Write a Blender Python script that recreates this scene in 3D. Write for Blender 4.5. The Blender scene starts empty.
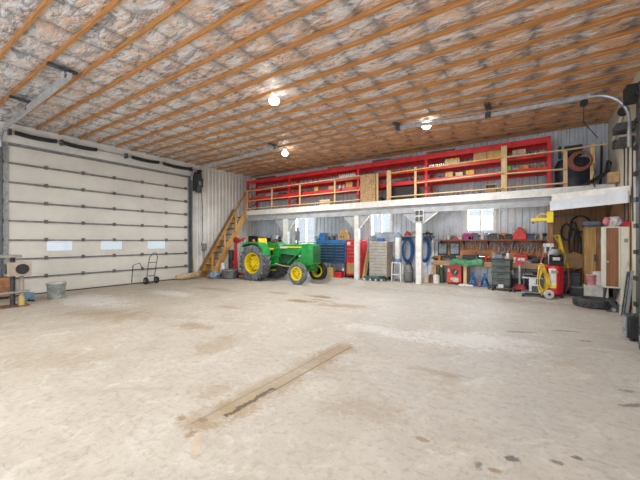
import bpy, math, random
from mathutils import Vector, Matrix, noise
random.seed(7)
R = math.radians; PI = math.pi; rnd = random.uniform
SC = bpy.context.scene; COL = SC.collection
# ------------------------------------------------------------------ survey of the room (metres)
F = 322.0; CX = 320.0; CY = 241.0; H = 1.6           # focal length (px of 640), horizon row, eye height
XL, XR, YW, YN, ZC = -12.5, 1.65, 12.2, -4.0, 4.93   # left / right wall, back wall, near wall, joist undersides
YF, YP = 10.85, 11.0                                 # front of the mezzanine, its posts
RISE = .13
def fl(y):                                           # the slab rises a little towards the back
    return RISE * min(1, max(0, (y - 10.3) / .55))
def ray(px):
    a = (px - CX) / F
    return .8283 * a - .5603, .5606 * a + .828
def X(px, y): rx, ry = ray(px); return rx * y / ry
def Z(px, py, y): rx, ry = ray(px); return H + (CY - py) / F * y / ry
def YL(px, x): rx, ry = ray(px); return ry * x / rx
def ZL(px, py, x): rx, ry = ray(px); return H + (CY - py) / F * x / rx
def G(px, py):                                       # point of the floor
    rx, ry = ray(px); lo, hi = .5, 40
    for _ in range(50):
        t = (lo + hi) / 2
        if H + (CY - py) / F * t > fl(ry * t): lo = t
        else: hi = t
    return Vector((rx * lo, ry * lo, fl(ry * lo)))
# ------------------------------------------------------------------ mesh builder
class MB:
    def __init__(s): s.v = []; s.f = []
    def add(s, vs, fs):
        n = len(s.v); s.v += [tuple(p) for p in vs]; s.f += [tuple(i + n for i in f) for f in fs]; return s
    def boxm(s, m, sx, sy, sz):
        vs = [m @ Vector((x * sx / 2, y * sy / 2, z * sz / 2)) for x in (-1, 1) for y in (-1, 1) for z in (-1, 1)]
        return s.add(vs, [(0, 1, 3, 2), (4, 6, 7, 5), (0, 4, 5, 1), (2, 3, 7, 6), (0, 2, 6, 4), (1, 5, 7, 3)])
    def box(s, x0, x1, y0, y1, z0, z1):
        return s.boxm(Matrix.Translation(((x0 + x1) / 2, (y0 + y1) / 2, (z0 + z1) / 2)), abs(x1 - x0), abs(y1 - y0), abs(z1 - z0))
    def bar(s, p, q, w, d=None, up=(0, 0, 1)):        # rectangular bar from p to q
        p = Vector(p); q = Vector(q); z = (q - p); L = z.length; z.normalize(); u = Vector(up)
        if abs(z.dot(u)) > .98: u = Vector((0, 1, 0))
        x = u.cross(z).normalized(); y = z.cross(x)
        m = Matrix((x, y, z)).transposed().to_4x4(); m.translation = (p + q) / 2
        return s.boxm(m, w, d or w, L)
    def tube(s, pts, r, n=8, close=False):
        P = [Vector(p) for p in pts]; k = len(P); rs = r if isinstance(r, (list, tuple)) else [r] * k
        base = len(s.v); prev = None
        for i, p in enumerate(P):
            if close: t = P[(i + 1) % k] - P[i - 1]
            else: t = P[min(i + 1, k - 1)] - P[max(i - 1, 0)]
            t.normalize()
            if prev is None:
                u = Vector((0, 0, 1)) if abs(t.z) < .9 else Vector((1, 0, 0)); prev = t.cross(u).normalized()
            else:
                prev = prev - t * prev.dot(t)
                prev = prev.normalized() if prev.length > 1e-6 else t.orthogonal().normalized()
            b = t.cross(prev)
            for j in range(n):
                a = 2 * PI * j / n; s.v.append(tuple(p + (prev * math.cos(a) + b * math.sin(a)) * rs[i]))
        for i in range(k if close else k - 1):
            i2 = (i + 1) % k
            for j in range(n):
                j2 = (j + 1) % n; s.f.append((base + i * n + j, base + i * n + j2, base + i2 * n + j2, base + i2 * n + j))
        if not close:
            s.f.append(tuple(base + j for j in reversed(range(n)))); s.f.append(tuple(base + (k - 1) * n + j for j in range(n)))
        return s
    def cyl(s, p, q, r, r2=None, n=14): return s.tube([p, q], [r, r if r2 is None else r2], n)
    def lathe(s, prof, c=(0, 0, 0), ax='z', n=24, closed=False):
        base = len(s.v); c = Vector(c); k = len(prof)
        for j in range(n):
            a = 2 * PI * j / n; ca, sa = math.cos(a), math.sin(a)
            for r, h in prof:
                d = {'z': (r * ca, r * sa, h), 'y': (r * ca, h, r * sa), 'x': (h, r * ca, r * sa)}[ax]
                s.v.append(tuple(c + Vector(d)))
        for j in range(n):
            j2 = (j + 1) % n
            for i in range(k if closed else k - 1):
                i2 = (i + 1) % k; s.f.append((base + j * k + i, base + j2 * k + i, base + j2 * k + i2, base + j * k + i2))
        if not closed:
            s.f.append(tuple(base + j * k for j in range(n))); s.f.append(tuple(base + j * k + k - 1 for j in reversed(range(n))))
        return s
    def ring(s, c, Rr, r, ax='z', n=24, m=8):
        return s.lathe([(Rr + r * math.cos(2 * PI * i / m), r * math.sin(2 * PI * i / m)) for i in range(m)], c, ax, n, True)
    def prism(s, poly, d0, d1, plane='xz'):          # polygon in a plane, extruded along the third axis
        k = len(poly); f = {'xz': lambda a, b, d: (a, d, b), 'yz': lambda a, b, d: (d, a, b), 'xy': lambda a, b, d: (a, b, d)}[plane]
        return s.add([f(a, b, d0) for a, b in poly] + [f(a, b, d1) for a, b in poly],
                     [tuple(range(k)), tuple(range(2 * k - 1, k - 1, -1))] + [(i, i + k, (i + 1) % k + k, (i + 1) % k) for i in range(k)])
    def blob(s, c, sx, sy, sz, amp=.15, fr=3, seed=0, n=14):
        base = len(s.v); h = n // 2; c = Vector(c)
        for i in range(h + 1):
            th = PI * i / h
            for j in range(n):
                ph = 2 * PI * j / n; d = Vector((math.sin(th) * math.cos(ph), math.sin(th) * math.sin(ph), math.cos(th)))
                k = 1 + amp * noise.noise(d * fr + Vector((seed * 7.3, 0, 0)))
                s.v.append((c.x + d.x * sx * k, c.y + d.y * sy * k, c.z + d.z * sz * k))
        for i in range(h):
            for j in range(n):
                j2 = (j + 1) % n; s.f.append((base + i * n + j, base + (i + 1) * n + j, base + (i + 1) * n + j2, base + i * n + j2))
        return s
    def build(s, name, mat, parent=None, label=None, bevel=0, smooth=True, fix=True):
        me = bpy.data.meshes.new(name); me.from_pydata(s.v, [], s.f); me.validate()
        if fix:
            import bmesh
            bm = bmesh.new(); bm.from_mesh(me); bmesh.ops.recalc_face_normals(bm, faces=bm.faces); bm.to_mesh(me); bm.free()
        if smooth:
            me.polygons.foreach_set('use_smooth', [True] * len(me.polygons)); me.set_sharp_from_angle(angle=R(38))
        me.materials.append(mat)
        o = bpy.data.objects.new(name, me); COL.objects.link(o)
        if parent: o.parent = parent
        if label: o['label'] = label
        if bevel:
            b = o.modifiers.new('bevel', 'BEVEL'); b.width = bevel; b.segments = 2; b.limit_method = 'ANGLE'; b.angle_limit = R(40)
        return o
def tag(o, label, cat, group=None, kind=None):
    o['label'] = label; o['category'] = cat
    if group: o['group'] = group
    if kind: o['kind'] = kind
    return o
def thing(name, label, cat, loc=(0, 0, 0), rz=0, group=None):
    o = bpy.data.objects.new(name, None); COL.objects.link(o); o.empty_display_size = .1
    o.location = loc; o.rotation_euler = (0, 0, rz); return tag(o, label, cat, group)
def solo(name, mb, mat, label, cat, loc=(0, 0, 0), rz=0, group=None, bevel=0, kind=None):
    o = mb.build(name, mat, None, None, bevel); o.location = loc; o.rotation_euler = (0, 0, rz)
    return tag(o, label, cat, group, kind)
def struct(name, mb, mat, label, parent=None, **kw):
    o = mb.build(name, mat, parent, None, **kw)
    if not parent: o['kind'] = 'structure'; o['label'] = label; o['category'] = 'room shell'
    return o
def dup(root, loc, rz=0, label=None, sc=None):
    c = root.copy(); COL.objects.link(c); c.location = loc; c.rotation_euler = (0, 0, rz)
    if sc: c.scale = sc
    if label: c['label'] = label
    def rec(o, p):
        for ch in list(o.children):
            d = ch.copy(); COL.objects.link(d); d.parent = p; rec(ch, d)
    rec(root, c); return c
# ------------------------------------------------------------------ materials
def nt(name):
    m = bpy.data.materials.new(name); m.use_nodes = True; t = m.node_tree
    return m, t, t.nodes['Principled BSDF'], lambda a, b: t.links.new(a, b)
MC = {}
def mat(name, col, rough=.55, metal=0, var=.18, scale=6, bump=0, col2=None, emit=0, coat=0):
    if name in MC: return MC[name]
    m, t, b, ln = nt(name); N = t.nodes.new
    tc = N('ShaderNodeTexCoord'); n = N('ShaderNodeTexNoise'); n.inputs['Scale'].default_value = scale; n.inputs['Detail'].default_value = 5; n.inputs['Roughness'].default_value = .65
    ln(tc.outputs['Object'], n.inputs['Vector'])
    r = N('ShaderNodeValToRGB'); c2 = col2 or tuple(c * (1 - var * 1.6) for c in col); c1 = tuple(min(1, c * (1 + var * .4)) for c in col)
    r.color_ramp.elements[0].position = .32; r.color_ramp.elements[1].position = .62
    r.color_ramp.elements[0].color = (*c2, 1); r.color_ramp.elements[1].color = (*c1, 1)
    ln(n.outputs['Fac'], r.inputs['Fac']); ln(r.outputs['Color'], b.inputs['Base Color'])
    b.inputs['Roughness'].default_value = rough; b.inputs['Metallic'].default_value = metal
    if coat: b.inputs['Coat Weight'].default_value = coat; b.inputs['Coat Roughness'].default_value = .15
    if bump:
        bp = N('ShaderNodeBump'); bp.inputs['Strength'].default_value = bump; bp.inputs['Distance'].default_value = .01
        ln(n.outputs['Fac'], bp.inputs['Height']); ln(bp.outputs['Normal'], b.inputs['Normal'])
    if emit: b.inputs['Emission Color'].default_value = (*col, 1); b.inputs['Emission Strength'].default_value = emit
    MC[name] = m; return m
def woodmat(name, ca, cb, axis=0, sc=3, rough=.6):
    m, t, b, ln = nt(name); N = t.nodes.new
    tc = N('ShaderNodeTexCoord'); mp = N('ShaderNodeMapping'); s = [14, 14, 14]; s[axis] = .9
    mp.inputs['Scale'].default_value = s; ln(tc.outputs['Object'], mp.inputs['Vector'])
    n = N('ShaderNodeTexNoise'); n.inputs['Scale'].default_value = sc; n.inputs['Detail'].default_value = 6; n.inputs['Distortion'].default_value = .6
    ln(mp.outputs['Vector'], n.inputs['Vector']); r = N('ShaderNodeValToRGB')
    r.color_ramp.elements[0].position = .3; r.color_ramp.elements[1].position = .66
    r.color_ramp.elements[0].color = (*ca, 1); r.color_ramp.elements[1].color = (*cb, 1)
    ln(n.outputs['Fac'], r.inputs['Fac']); ln(r.outputs['Color'], b.inputs['Base Color']); b.inputs['Roughness'].default_value = rough
    bp = N('ShaderNodeBump'); bp.inputs['Strength'].default_value = .25; bp.inputs['Distance'].default_value = .005
    ln(n.outputs['Fac'], bp.inputs['Height']); ln(bp.outputs['Normal'], b.inputs['Normal'])
    MC[name] = m; return m
WHITE = mat('white_paint', (.78, .78, .76), .5, var=.12)
OFFW = mat('cream_steel', (.72, .69, .58), .45, var=.10, scale=2.5)
WALLM = mat('white_ribbed_steel', (.80, .80, .77), .42, var=.10, scale=1.5)
WALLB = mat('pale_grey_ribbed_steel', (.70, .75, .82), .4, var=.14, scale=1.5)
DOORM = mat('off_white_door_skin', (.74, .725, .675), .5, var=.07, scale=1.1)
GALV = mat('galvanised_steel', (.40, .43, .46), .38, .6, var=.25, scale=9)
STEEL = mat('bare_steel', (.55, .55, .55), .3, .85, var=.2)
CHROME = mat('bright_steel', (.75, .75, .77), .2, 1, var=.1)
DKSTEEL = mat('dark_steel', (.10, .11, .12), .45, .5, var=.3)
BLACK = mat('black_plastic', (.022, .023, .026), .45, var=.3)
DKGREY = mat('dark_grey_plastic', (.07, .075, .08), .5, var=.3)
GREY = mat('grey_plastic', (.27, .28, .29), .5, var=.25)
TIREB = mat('lying_tire_rubber', (.075, .078, .082), .85, var=.4, scale=8, bump=.2)
RUBBER = mat('black_rubber', (.035, .036, .04), .8, var=.35, scale=12, bump=.2)
DUSTYR = mat('dusty_tire_rubber', (.19, .205, .225), .85, var=.45, scale=7, bump=.3)
RED = mat('red_paint', (.62, .02, .025), .4, var=.25, scale=5)
RACKRED = mat('red_rack_steel', (.74, .025, .03), .45, var=.2, scale=4)
ORANGE = mat('orange_paint', (.75, .20, .04), .5, var=.2)
BLUE = mat('blue_paint', (.03, .16, .42), .4, var=.25)
NAVY = mat('navy_drawer_paint', (.018, .05, .13), .4, var=.3)
LBLUE = mat('pale_blue_cloth', (.30, .42, .58), .8, var=.3)
GREEN = mat('green_tractor_paint', (.012, .30, .055), .32, var=.22, scale=4, coat=.4)
DGREEN = mat('dark_green_paint', (.02, .12, .045), .5, var=.3)
YELLOW = mat('yellow_paint', (.95, .74, .01), .4, var=.08, scale=5)
YHOSE = mat('yellow_hose_rubber', (.80, .58, .05), .5, var=.2)
PINK = mat('pink_plastic', (.75, .30, .32), .5)
MAGENTA = mat('magenta_plastic', (.45, .04, .25), .5)
LIME = mat('bright_green_plastic', (.10, .60, .10), .5)
TAN = mat('cardboard', (.56, .38, .20), .8, var=.2, scale=9)
BROWN = mat('rusty_brown', (.20, .10, .055), .8, var=.4)
CLOTH = mat('tan_cloth', (.60, .47, .30), .9, var=.3, scale=10, bump=.4)
OLIVE = mat('grey_green_paint', (.085, .105, .095), .5, var=.3)
HOSEB = mat('dull_red_hose', (.30, .10, .07), .6)
CONC = mat('concrete_block', (.5, .48, .44), .9, var=.25, bump=.4)
JOIST = woodmat('orange_joist_timber', (.34, .13, .035), (.62, .29, .085), 0)
LUMBX = woodmat('pale_lumber_lengthwise', (.50, .33, .15), (.76, .57, .33), 0)
LUMBZ = woodmat('pale_lumber_upright', (.48, .31, .14), (.74, .56, .33), 2)
STAIRW = woodmat('orange_stair_timber', (.42, .19, .04), (.72, .40, .11), 1)
TREADW = woodmat('worn_stair_tread', (.13, .065, .03), (.30, .16, .07), 0)
PLY = woodmat('brown_plywood', (.16, .075, .03), (.34, .18, .08), 2, 2)
OSB = mat('strand_board', (.50, .33, .18), .8, var=.55, scale=22, col2=(.25, .12, .06))
PLYDOOR = woodmat('ochre_plywood', (.33, .18, .05), (.56, .35, .13), 2, 2)
DOORWOOD = woodmat('brown_veneer', (.20, .075, .03), (.33, .14, .06), 2, 2)
BENCH = woodmat('worn_bench_timber', (.25, .15, .07), (.48, .32, .17), 0)
TRK = mat('track_steel', (.56, .58, .61), .4, .25, var=.2, scale=9)
# insulation film behind the joists
def film_mat():
    m, t, b, ln = nt('poly_film_over_insulation'); N = t.nodes.new
    tc = N('ShaderNodeTexCoord')
    def nz(scale, det, dist, stretch=(1, 1, 1), ro=.6, off=0):
        mp = N('ShaderNodeMapping'); mp.inputs['Scale'].default_value = stretch; mp.inputs['Location'].default_value = (off, off * .7, 0); ln(tc.outputs['Object'], mp.inputs['Vector'])
        n = N('ShaderNodeTexNoise'); n.inputs['Scale'].default_value = scale; n.inputs['Detail'].default_value = det; n.inputs['Distortion'].default_value = dist
        n.inputs['Roughness'].default_value = ro
        ln(mp.outputs['Vector'], n.inputs['Vector']); return n.outputs['Fac']
    def mth(op, a, bb=None, c=None):
        k = N('ShaderNodeMath'); k.operation = op
        for i, q in enumerate((a, bb, c)):
            if q is None: continue
            if isinstance(q, (int, float)): k.inputs[i].default_value = q
            else: ln(q, k.inputs[i])
        return k.outputs[0]
    def ramp(f, pts):
        r = N('ShaderNodeValToRGB'); e = r.color_ramp.elements
        e[0].position, e[0].color = pts[0][0], (*pts[0][1], 1); e[1].position, e[1].color = pts[-1][0], (*pts[-1][1], 1)
        for p, c in pts[1:-1]: k = e.new(p); k.color = (*c, 1)
        ln(f, r.inputs['Fac']); return r.outputs['Color']
    def mix(fac, a, c, bl='MIX'):
        x = N('ShaderNodeMix'); x.data_type = 'RGBA'; x.blend_type = bl
        if isinstance(fac, float): x.inputs['Factor'].default_value = fac
        else: ln(fac, x.inputs['Factor'])
        for k, q in (('A', a), ('B', c)):
            if isinstance(q, tuple): x.inputs[k].default_value = (*q, 1)
            else: ln(q, x.inputs[k])
        return x.outputs['Result']
    sx = N('ShaderNodeSeparateXYZ'); ln(tc.outputs['Object'], sx.inputs[0])
    big = nz(1.1, 3, .4); mid = nz(1.9, 6, 1.2, (.8, 1.2, 1), .62); fine = nz(3.4, 4, 1.6, (.55, 1.3, 1), .55); crs = nz(2.2, 6, 1.6, (.6, 1.2, 1), .62, 9)
    # pink batts show through more to the right and to the back; silvery film more by the big door
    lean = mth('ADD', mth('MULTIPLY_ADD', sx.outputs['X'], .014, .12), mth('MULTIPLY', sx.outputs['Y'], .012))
    batt = ramp(mth('ADD', mth('ADD', mth('MULTIPLY', big, .5), mth('MULTIPLY', mid, .5)), lean), [(.40, (.74, .74, .78)), (.50, (.82, .75, .73)), (.60, (.80, .62, .53)), (.74, (.74, .46, .29))])
    col = mix(mth('MULTIPLY', ramp(crs, [(.52, (0, 0, 0)), (.58, (.9, .9, .9))]), mth('SUBTRACT', 1.0, mth('MULTIPLY', lean, 1.7))), batt, (.36, .38, .43))
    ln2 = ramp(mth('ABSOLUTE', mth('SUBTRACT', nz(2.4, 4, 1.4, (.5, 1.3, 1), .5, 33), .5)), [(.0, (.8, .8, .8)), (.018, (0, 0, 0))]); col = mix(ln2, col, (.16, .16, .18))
    col = mix(ramp(fine, [(.60, (0, 0, 0)), (.70, (.8, .8, .8))]), col, (.17, .17, .19))
    col = mix(ramp(fine, [(.30, (.8, .8, .8)), (.40, (0, 0, 0))]), col, (.80, .80, .82))
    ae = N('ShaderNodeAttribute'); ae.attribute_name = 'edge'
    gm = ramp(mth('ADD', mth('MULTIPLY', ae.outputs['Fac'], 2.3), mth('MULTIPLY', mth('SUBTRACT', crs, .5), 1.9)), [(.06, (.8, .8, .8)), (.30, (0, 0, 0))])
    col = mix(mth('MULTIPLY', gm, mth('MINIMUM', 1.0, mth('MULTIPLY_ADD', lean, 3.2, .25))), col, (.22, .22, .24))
    hl = ramp(nz(2.4, 3, 1.8, (.5, 1.6, 1), .5, 21), [(.53, (0, 0, 0)), (.58, (.9, .9, .9))]); col = mix(mth('MULTIPLY', hl, mth('SUBTRACT', .95, mth('MULTIPLY', lean, 1.6))), col, (.86, .86, .90))  # pale highlight streaks painted into the film colour
    at = N('ShaderNodeAttribute'); at.attribute_name = 'fold_shade'; col = mix(mth('MULTIPLY', at.outputs['Fac'], .8), col, (.10, .09, .085))  # shade at pinched seams and joist edges, put into the film colour
    ln(col, b.inputs['Base Color'])
    b.inputs['Roughness'].default_value = .22; b.inputs['Specular IOR Level'].default_value = 1.0
    bp = N('ShaderNodeBump'); bp.inputs['Strength'].default_value = 1; bp.inputs['Distance'].default_value = .10
    ln(mth('ADD', mid, mth('MULTIPLY', fine, .6)), bp.inputs['Height']); ln(bp.outputs['Normal'], b.inputs['Normal'])
    return m
FILM = film_mat()
def floor_mat():
    m, t, b, ln = nt('worn_concrete'); N = t.nodes.new
    tc = N('ShaderNodeTexCoord'); O = tc.outputs['Object']
    def nz(scale, det=6, dist=0, rough=.6):
        n = N('ShaderNodeTexNoise'); n.inputs['Scale'].default_value = scale; n.inputs['Detail'].default_value = det; n.inputs['Distortion'].default_value = dist
        n.inputs['Roughness'].default_value = rough; ln(O, n.inputs['Vector']); return n.outputs['Fac']
    def mth(op, a, bb=None, c=None):
        k = N('ShaderNodeMath'); k.operation = op
        for i, q in enumerate((a, bb, c)):
            if q is None: continue
            if isinstance(q, (int, float)): k.inputs[i].default_value = q
            else: ln(q, k.inputs[i])
        return k.outputs[0]
    def ramp(f, p0, p1, c0=(0, 0, 0), c1=(1, 1, 1)):
        r = N('ShaderNodeValToRGB'); r.color_ramp.elements[0].position = p0; r.color_ramp.elements[1].position = p1
        r.color_ramp.elements[0].color = (*c0, 1); r.color_ramp.elements[1].color = (*c1, 1); ln(f, r.inputs['Fac']); return r.outputs['Color']
    def mix(fac, a, c, blend='MIX'):
        x = N('ShaderNodeMix'); x.data_type = 'RGBA'; x.blend_type = blend; ln(fac, x.inputs['Factor'])
        if isinstance(a, tuple): x.inputs['A'].default_value = (*a, 1)
        else: ln(a, x.inputs['A'])
        if isinstance(c, tuple): x.inputs['B'].default_value = (*c, 1)
        else: ln(c, x.inputs['B'])
        return x.outputs['Result']
    sp = N('ShaderNodeSeparateXYZ'); ln(O, sp.inputs[0]); x, y = sp.outputs['X'], sp.outputs['Y']
    nb, nm, nf, nw = nz(.35, 4, .6), nz(1.6, 7, .8), nz(14, 6), nz(3.2, 5, .4); nq = nz(9, 7, 1.5, .75)
    col = ramp(nb, .34, .66, (.405, .36, .30), (.49, .435, .355))
    col = mix(mth('MULTIPLY', ramp(mth('ADD', mth('MULTIPLY_ADD', y, .05, mth('MULTIPLY', x, .05)), mth('MULTIPLY', nb, .6)), .12, .58), .85), col, (.44, .428, .415))  # greyer to the right and back: cool daylight painted into the slab colour
    col = mix(mth('MULTIPLY', ramp(nm, .42, .70), .6), col, (.54, .505, .44))
    col = mix(mth('MULTIPLY', ramp(nz(.8, 8, 1.2, .7), .54, .68), .6), col, (.36, .31, .24)); col = mix(mth('MULTIPLY', ramp(nz(2.3, 9, 1.6, .75), .52, .64), .45), col, (.64, .62, .58)); col = mix(mth('MULTIPLY', ramp(nz(4.5, 8, 2.4, .75), .57, .66), .5), col, (.33, .29, .23))
    col = mix(mth('MULTIPLY', ramp(nf, .50, .66), .5), col, (.33, .28, .21)); col = mix(mth('MULTIPLY', ramp(nz(7, 9, 3.5, .8), .58, .64), .55), col, (.27, .225, .17))
    col = mix(mth('MULTIPLY', ramp(nz(30, 3), .66, .74), .5), col, (.22, .19, .16))
    # faint trowel / scraping streaks across the room
    mp = N('ShaderNodeMapping'); mp.inputs['Scale'].default_value = (.7, 7, 1); mp.inputs['Rotation'].default_value = (0, 0, .5); ln(O, mp.inputs['Vector'])
    st = N('ShaderNodeTexNoise'); st.inputs['Scale'].default_value = 2; st.inputs['Detail'].default_value = 7; ln(mp.outputs['Vector'], st.inputs['Vector'])
    col = mix(mth('MULTIPLY', ramp(st.outputs['Fac'], .56, .72), .3), col, (.36, .32, .28))
    mp2 = N('ShaderNodeMapping'); mp2.inputs['Scale'].default_value = (2.2, 11, 1); mp2.inputs['Rotation'].default_value = (0, 0, -.35); ln(O, mp2.inputs['Vector'])
    s2 = N('ShaderNodeTexNoise'); s2.inputs['Scale'].default_value = 1.6; s2.inputs['Detail'].default_value = 8; s2.inputs['Roughness'].default_value = .7; ln(mp2.outputs['Vector'], s2.inputs['Vector'])
    col = mix(mth('MULTIPLY', ramp(s2.outputs['Fac'], .60, .68), .5), col, (.25, .215, .17)); col = mix(mth('MULTIPLY', ramp(nz(20, 5, 1, .7), .63, .70), .6), col, (.20, .17, .13))
    def blotch(cx, cy, rx, ry, c, k, rot=0, edge=.5, wob=.9):
        nonlocal col
        ca, sa = math.cos(rot), math.sin(rot)
        dx = mth('SUBTRACT', x, cx); dy = mth('SUBTRACT', y, cy)
        u = mth('ADD', mth('MULTIPLY', dx, ca / rx), mth('MULTIPLY', dy, sa / rx)); v = mth('SUBTRACT', mth('MULTIPLY', dy, ca / ry), mth('MULTIPLY', dx, sa / ry))
        d = mth('SQRT', mth('ADD', mth('MULTIPLY', u, u), mth('MULTIPLY', v, v)))
        d = mth('ADD', d, mth('MULTIPLY', mth('SUBTRACT', nw, .5), wob * 2)); d = mth('ADD', d, mth('MULTIPLY', mth('SUBTRACT', nf, .5), wob * 1.2)); d = mth('ADD', d, mth('MULTIPLY', mth('SUBTRACT', nq, .5), wob * 3.2))
        f = mth('MULTIPLY', ramp(d, 1 - edge, 1.0, (1, 1, 1), (0, 0, 0)), k); col = mix(f, col, c)
    BR, DK, OR = (.26, .17, .08), (.10, .085, .07), (.58, .34, .08)
    for (px, py, rx, ry, c, k, rot) in STAINS:
        p = G(px, py); blotch(p.x, p.y, rx, ry, {'b': BR, 'd': DK, 'o': OR, 'l': (.72, .72, .72)}[c], k, rot)
    # the sawn slot running into the room, its rim, and old joints
    def slot(xc, y0, y1, w, c, k, wob=.03):
        nonlocal col
        dx = mth('ABSOLUTE', mth('ADD', mth('SUBTRACT', x, xc), mth('MULTIPLY', mth('ADD', mth('SUBTRACT', nw, .5), mth('MULTIPLY', mth('SUBTRACT', nq, .5), .8)), wob)))
        f = ramp(dx, w * .6, w, (1, 1, 1), (0, 0, 0))
        f = mth('MULTIPLY', f, mth('MULTIPLY', mth('GREATER_THAN', y, y0), mth('LESS_THAN', y, y1))); col = mix(mth('MULTIPLY', f, k), col, c)
    slot(-2.42, 1.7, 4.4, .17, (.30, .21, .10), .42, .8); slot(-2.51, 1.7, 4.3, .013, (.20, .15, .09), .6, .02); slot(-2.34, 2.5, 4.3, .015, (.14, .10, .06), .75, .02); slot(-2.37, 1.95, 2.62, .034, (.09, .06, .03), .92, .16)
    slot(-2.35, 4.4, 10.2, .010, (.36, .33, .29), .3)
    ln(col, b.inputs['Base Color'])
    b.inputs['Roughness'].default_value = .62
    bp = N('ShaderNodeBump'); bp.inputs['Strength'].default_value = .35; bp.inputs['Distance'].default_value = .012
    ln(mth('ADD', nm, nf), bp.inputs['Height']); ln(bp.outputs['Normal'], b.inputs['Normal'])
    return m
STAINS = [(196, 446, .04, .2, 'o', .28, .75), (181, 418, .09, .07, 'b', .8, .2), (203, 421, .06, .05, 'd', .7, .2), (192, 424, .2, .12, 'b', .45, .3), (190, 435, .05, .05, 'b', .7, 0), (262, 392, .3, .9, 'b', .35, 0), (335, 352, .22, .5, 'b', .6, 0), (232, 412, .05, .10, 'o', .45, 0), (217, 390, .2, .3, 'b', .4, .2), (226, 405, .14, .12, 'b', .5, .2),
          (112, 315, 1.3, .5, 'b', .45, .3), (195, 326, .5, .3, 'b', .55, 0), (214, 345, .3, .7, 'b', .4, .3), (55, 360, .7, .4, 'b', .25, .5),
          (301, 301, .55, .22, 'b', .95, .2), (322, 297, .6, .2, 'b', .9, 0), (318, 300, .5, .1, 'd', .5, 0), (345, 306, .9, .3, 'b', .55, .3), (278, 293, .5, .2, 'b', .5, 0),
          (212, 289, 1.0, .3, 'b', .5, 0), (230, 307, .4, .2, 'b', .4, 0),
          (510, 458, .05, .04, 'd', .85, .5), (478, 465, .04, .06, 'd', .7, .2), (577, 458, .06, .03, 'd', .8, .2), (556, 462, .05, .03, 'd', .7, 0), (494, 470, .05, .03, 'b', .8, 0), (421, 439, .06, .03, 'b', .7, 0),
          (632, 405, .14, .05, 'd', .7, .7), (627, 391, .1, .05, 'd', .6, .4), (585, 341, .12, .05, 'd', .6, .5), (520, 332, .3, .08, 'd', .5, .4), (565, 331, .25, .07, 'd', .5, .4), (360, 410, .4, .25, 'b', .3, .3),
          (600, 309, .6, .25, 'b', .5, .5), (470, 340, 1.2, .5, 'l', .4, .3), (90, 300, 1.6, .7, 'l', .6, 0), (170, 293, 1.2, .4, 'l', .5, 0), (380, 330, 1, .3, 'l', .35, 0), (436, 372, .3, .1, 'b', .4, 0), (320, 365, .5, .4, 'b', .3, 0)]
FLOORM = floor_mat()
def glass_mat():
    m, t, b, ln = nt('window_glass'); N = t.nodes.new
    tr = N('ShaderNodeBsdfTransparent'); gl = N('ShaderNodeBsdfGlossy'); gl.inputs['Roughness'].default_value = .05; mx = N('ShaderNodeMixShader'); mx.inputs[0].default_value = .08
    tr.inputs['Color'].default_value = (.93, .96, .98, 1)
    ln(tr.outputs[0], mx.inputs[1]); ln(gl.outputs[0], mx.inputs[2]); ln(mx.outputs[0], t.nodes['Material Output'].inputs['Surface']); return m
GLASS = glass_mat()
# ------------------------------------------------------------------ setting
# floor: one slab, rising a touch along the back
ys = [YN, -2, 0, 2, 4, 6, 8, 9.5, 10.3, 10.58, 10.85, 11.5, YW]; xs = [XL + (XR - XL) * i / 6 for i in range(7)]
m = MB()
m.add([(x, y, fl(y)) for y in ys for x in xs], [(j * 7 + i, j * 7 + i + 1, j * 7 + 8 + i, j * 7 + 7 + i) for j in range(len(ys) - 1) for i in range(6)])
struct('floor', m, FLOORM, 'stained concrete slab floor', smooth=False)
m = MB().box(-60, 40, -50, 60, -.35, -.25)
struct('ground', m, mat('snowy_ground', (.8, .82, .85), .8), 'snowy ground outside')
# ceiling: film sagging in pockets between the joists
JY0, JS = 1.59, .5475
jy = [JY0 + JS * k for k in range(-15, 26) if YN + .1 < JY0 + JS * k < YW - .05]
nx, ny = 300, 330; vs = []; fs = []; fold_shade = []; edge = []
for j in range(ny + 1):
    y = YN + (YW - YN) * j / ny; q = (y - JY0) / JS; bay = math.floor(q); u = q - bay
    for i in range(nx + 1):
        x = XL + (XR - XL) * i / nx; off = .05 * ((bay * 7) % 5) + .05 * noise.noise(Vector((x * .8, y * 3, 2))); p = ((x + off) / .70) % 1
        v = noise.noise(Vector((math.floor((x + off) / .70) * 3.7, bay * 1.9, 5)))
        sag = .075 * (4 * u * (1 - u)) ** .5 * (.12 + .88 * (4 * p * (1 - p)) ** .33) * (.8 + .5 * v)
        n = noise.noise(Vector((x * 2.6, y * 3.2, bay * 3.1))) * .02 + abs(noise.noise(Vector((x * 5.5 + y * 2, y * 6, 4)))) * .03
        vs.append((x, y, ZC + .074 - sag * .62 + n * .7 * min(1, 5 * u * (1 - u))))
        e = min(p, 1 - p) * .70; edge.append(min(e, .5)); fold_shade.append(max(0, 1 - e / (.05 + .05 * v)) * (.5 + .5 * abs(v)) + .45 * max(0, 1 - min(u, 1 - u) * JS / .07))
fs = [(j * (nx + 1) + i, j * (nx + 1) + i + 1, (j + 1) * (nx + 1) + i + 1, (j + 1) * (nx + 1) + i) for j in range(ny) for i in range(nx)]
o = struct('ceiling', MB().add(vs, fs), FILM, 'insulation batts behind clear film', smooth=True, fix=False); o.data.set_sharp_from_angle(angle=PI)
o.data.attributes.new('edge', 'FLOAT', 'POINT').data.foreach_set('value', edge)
o.data.attributes.new('fold_shade', 'FLOAT', 'POINT').data.foreach_set('value', [min(1, q) for q in fold_shade])
struct('roof', MB().box(XL - .1, XR + .1, YN - .1, YW + .1, 5.25, 5.35), GREY, 'roof above the insulation')
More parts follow.
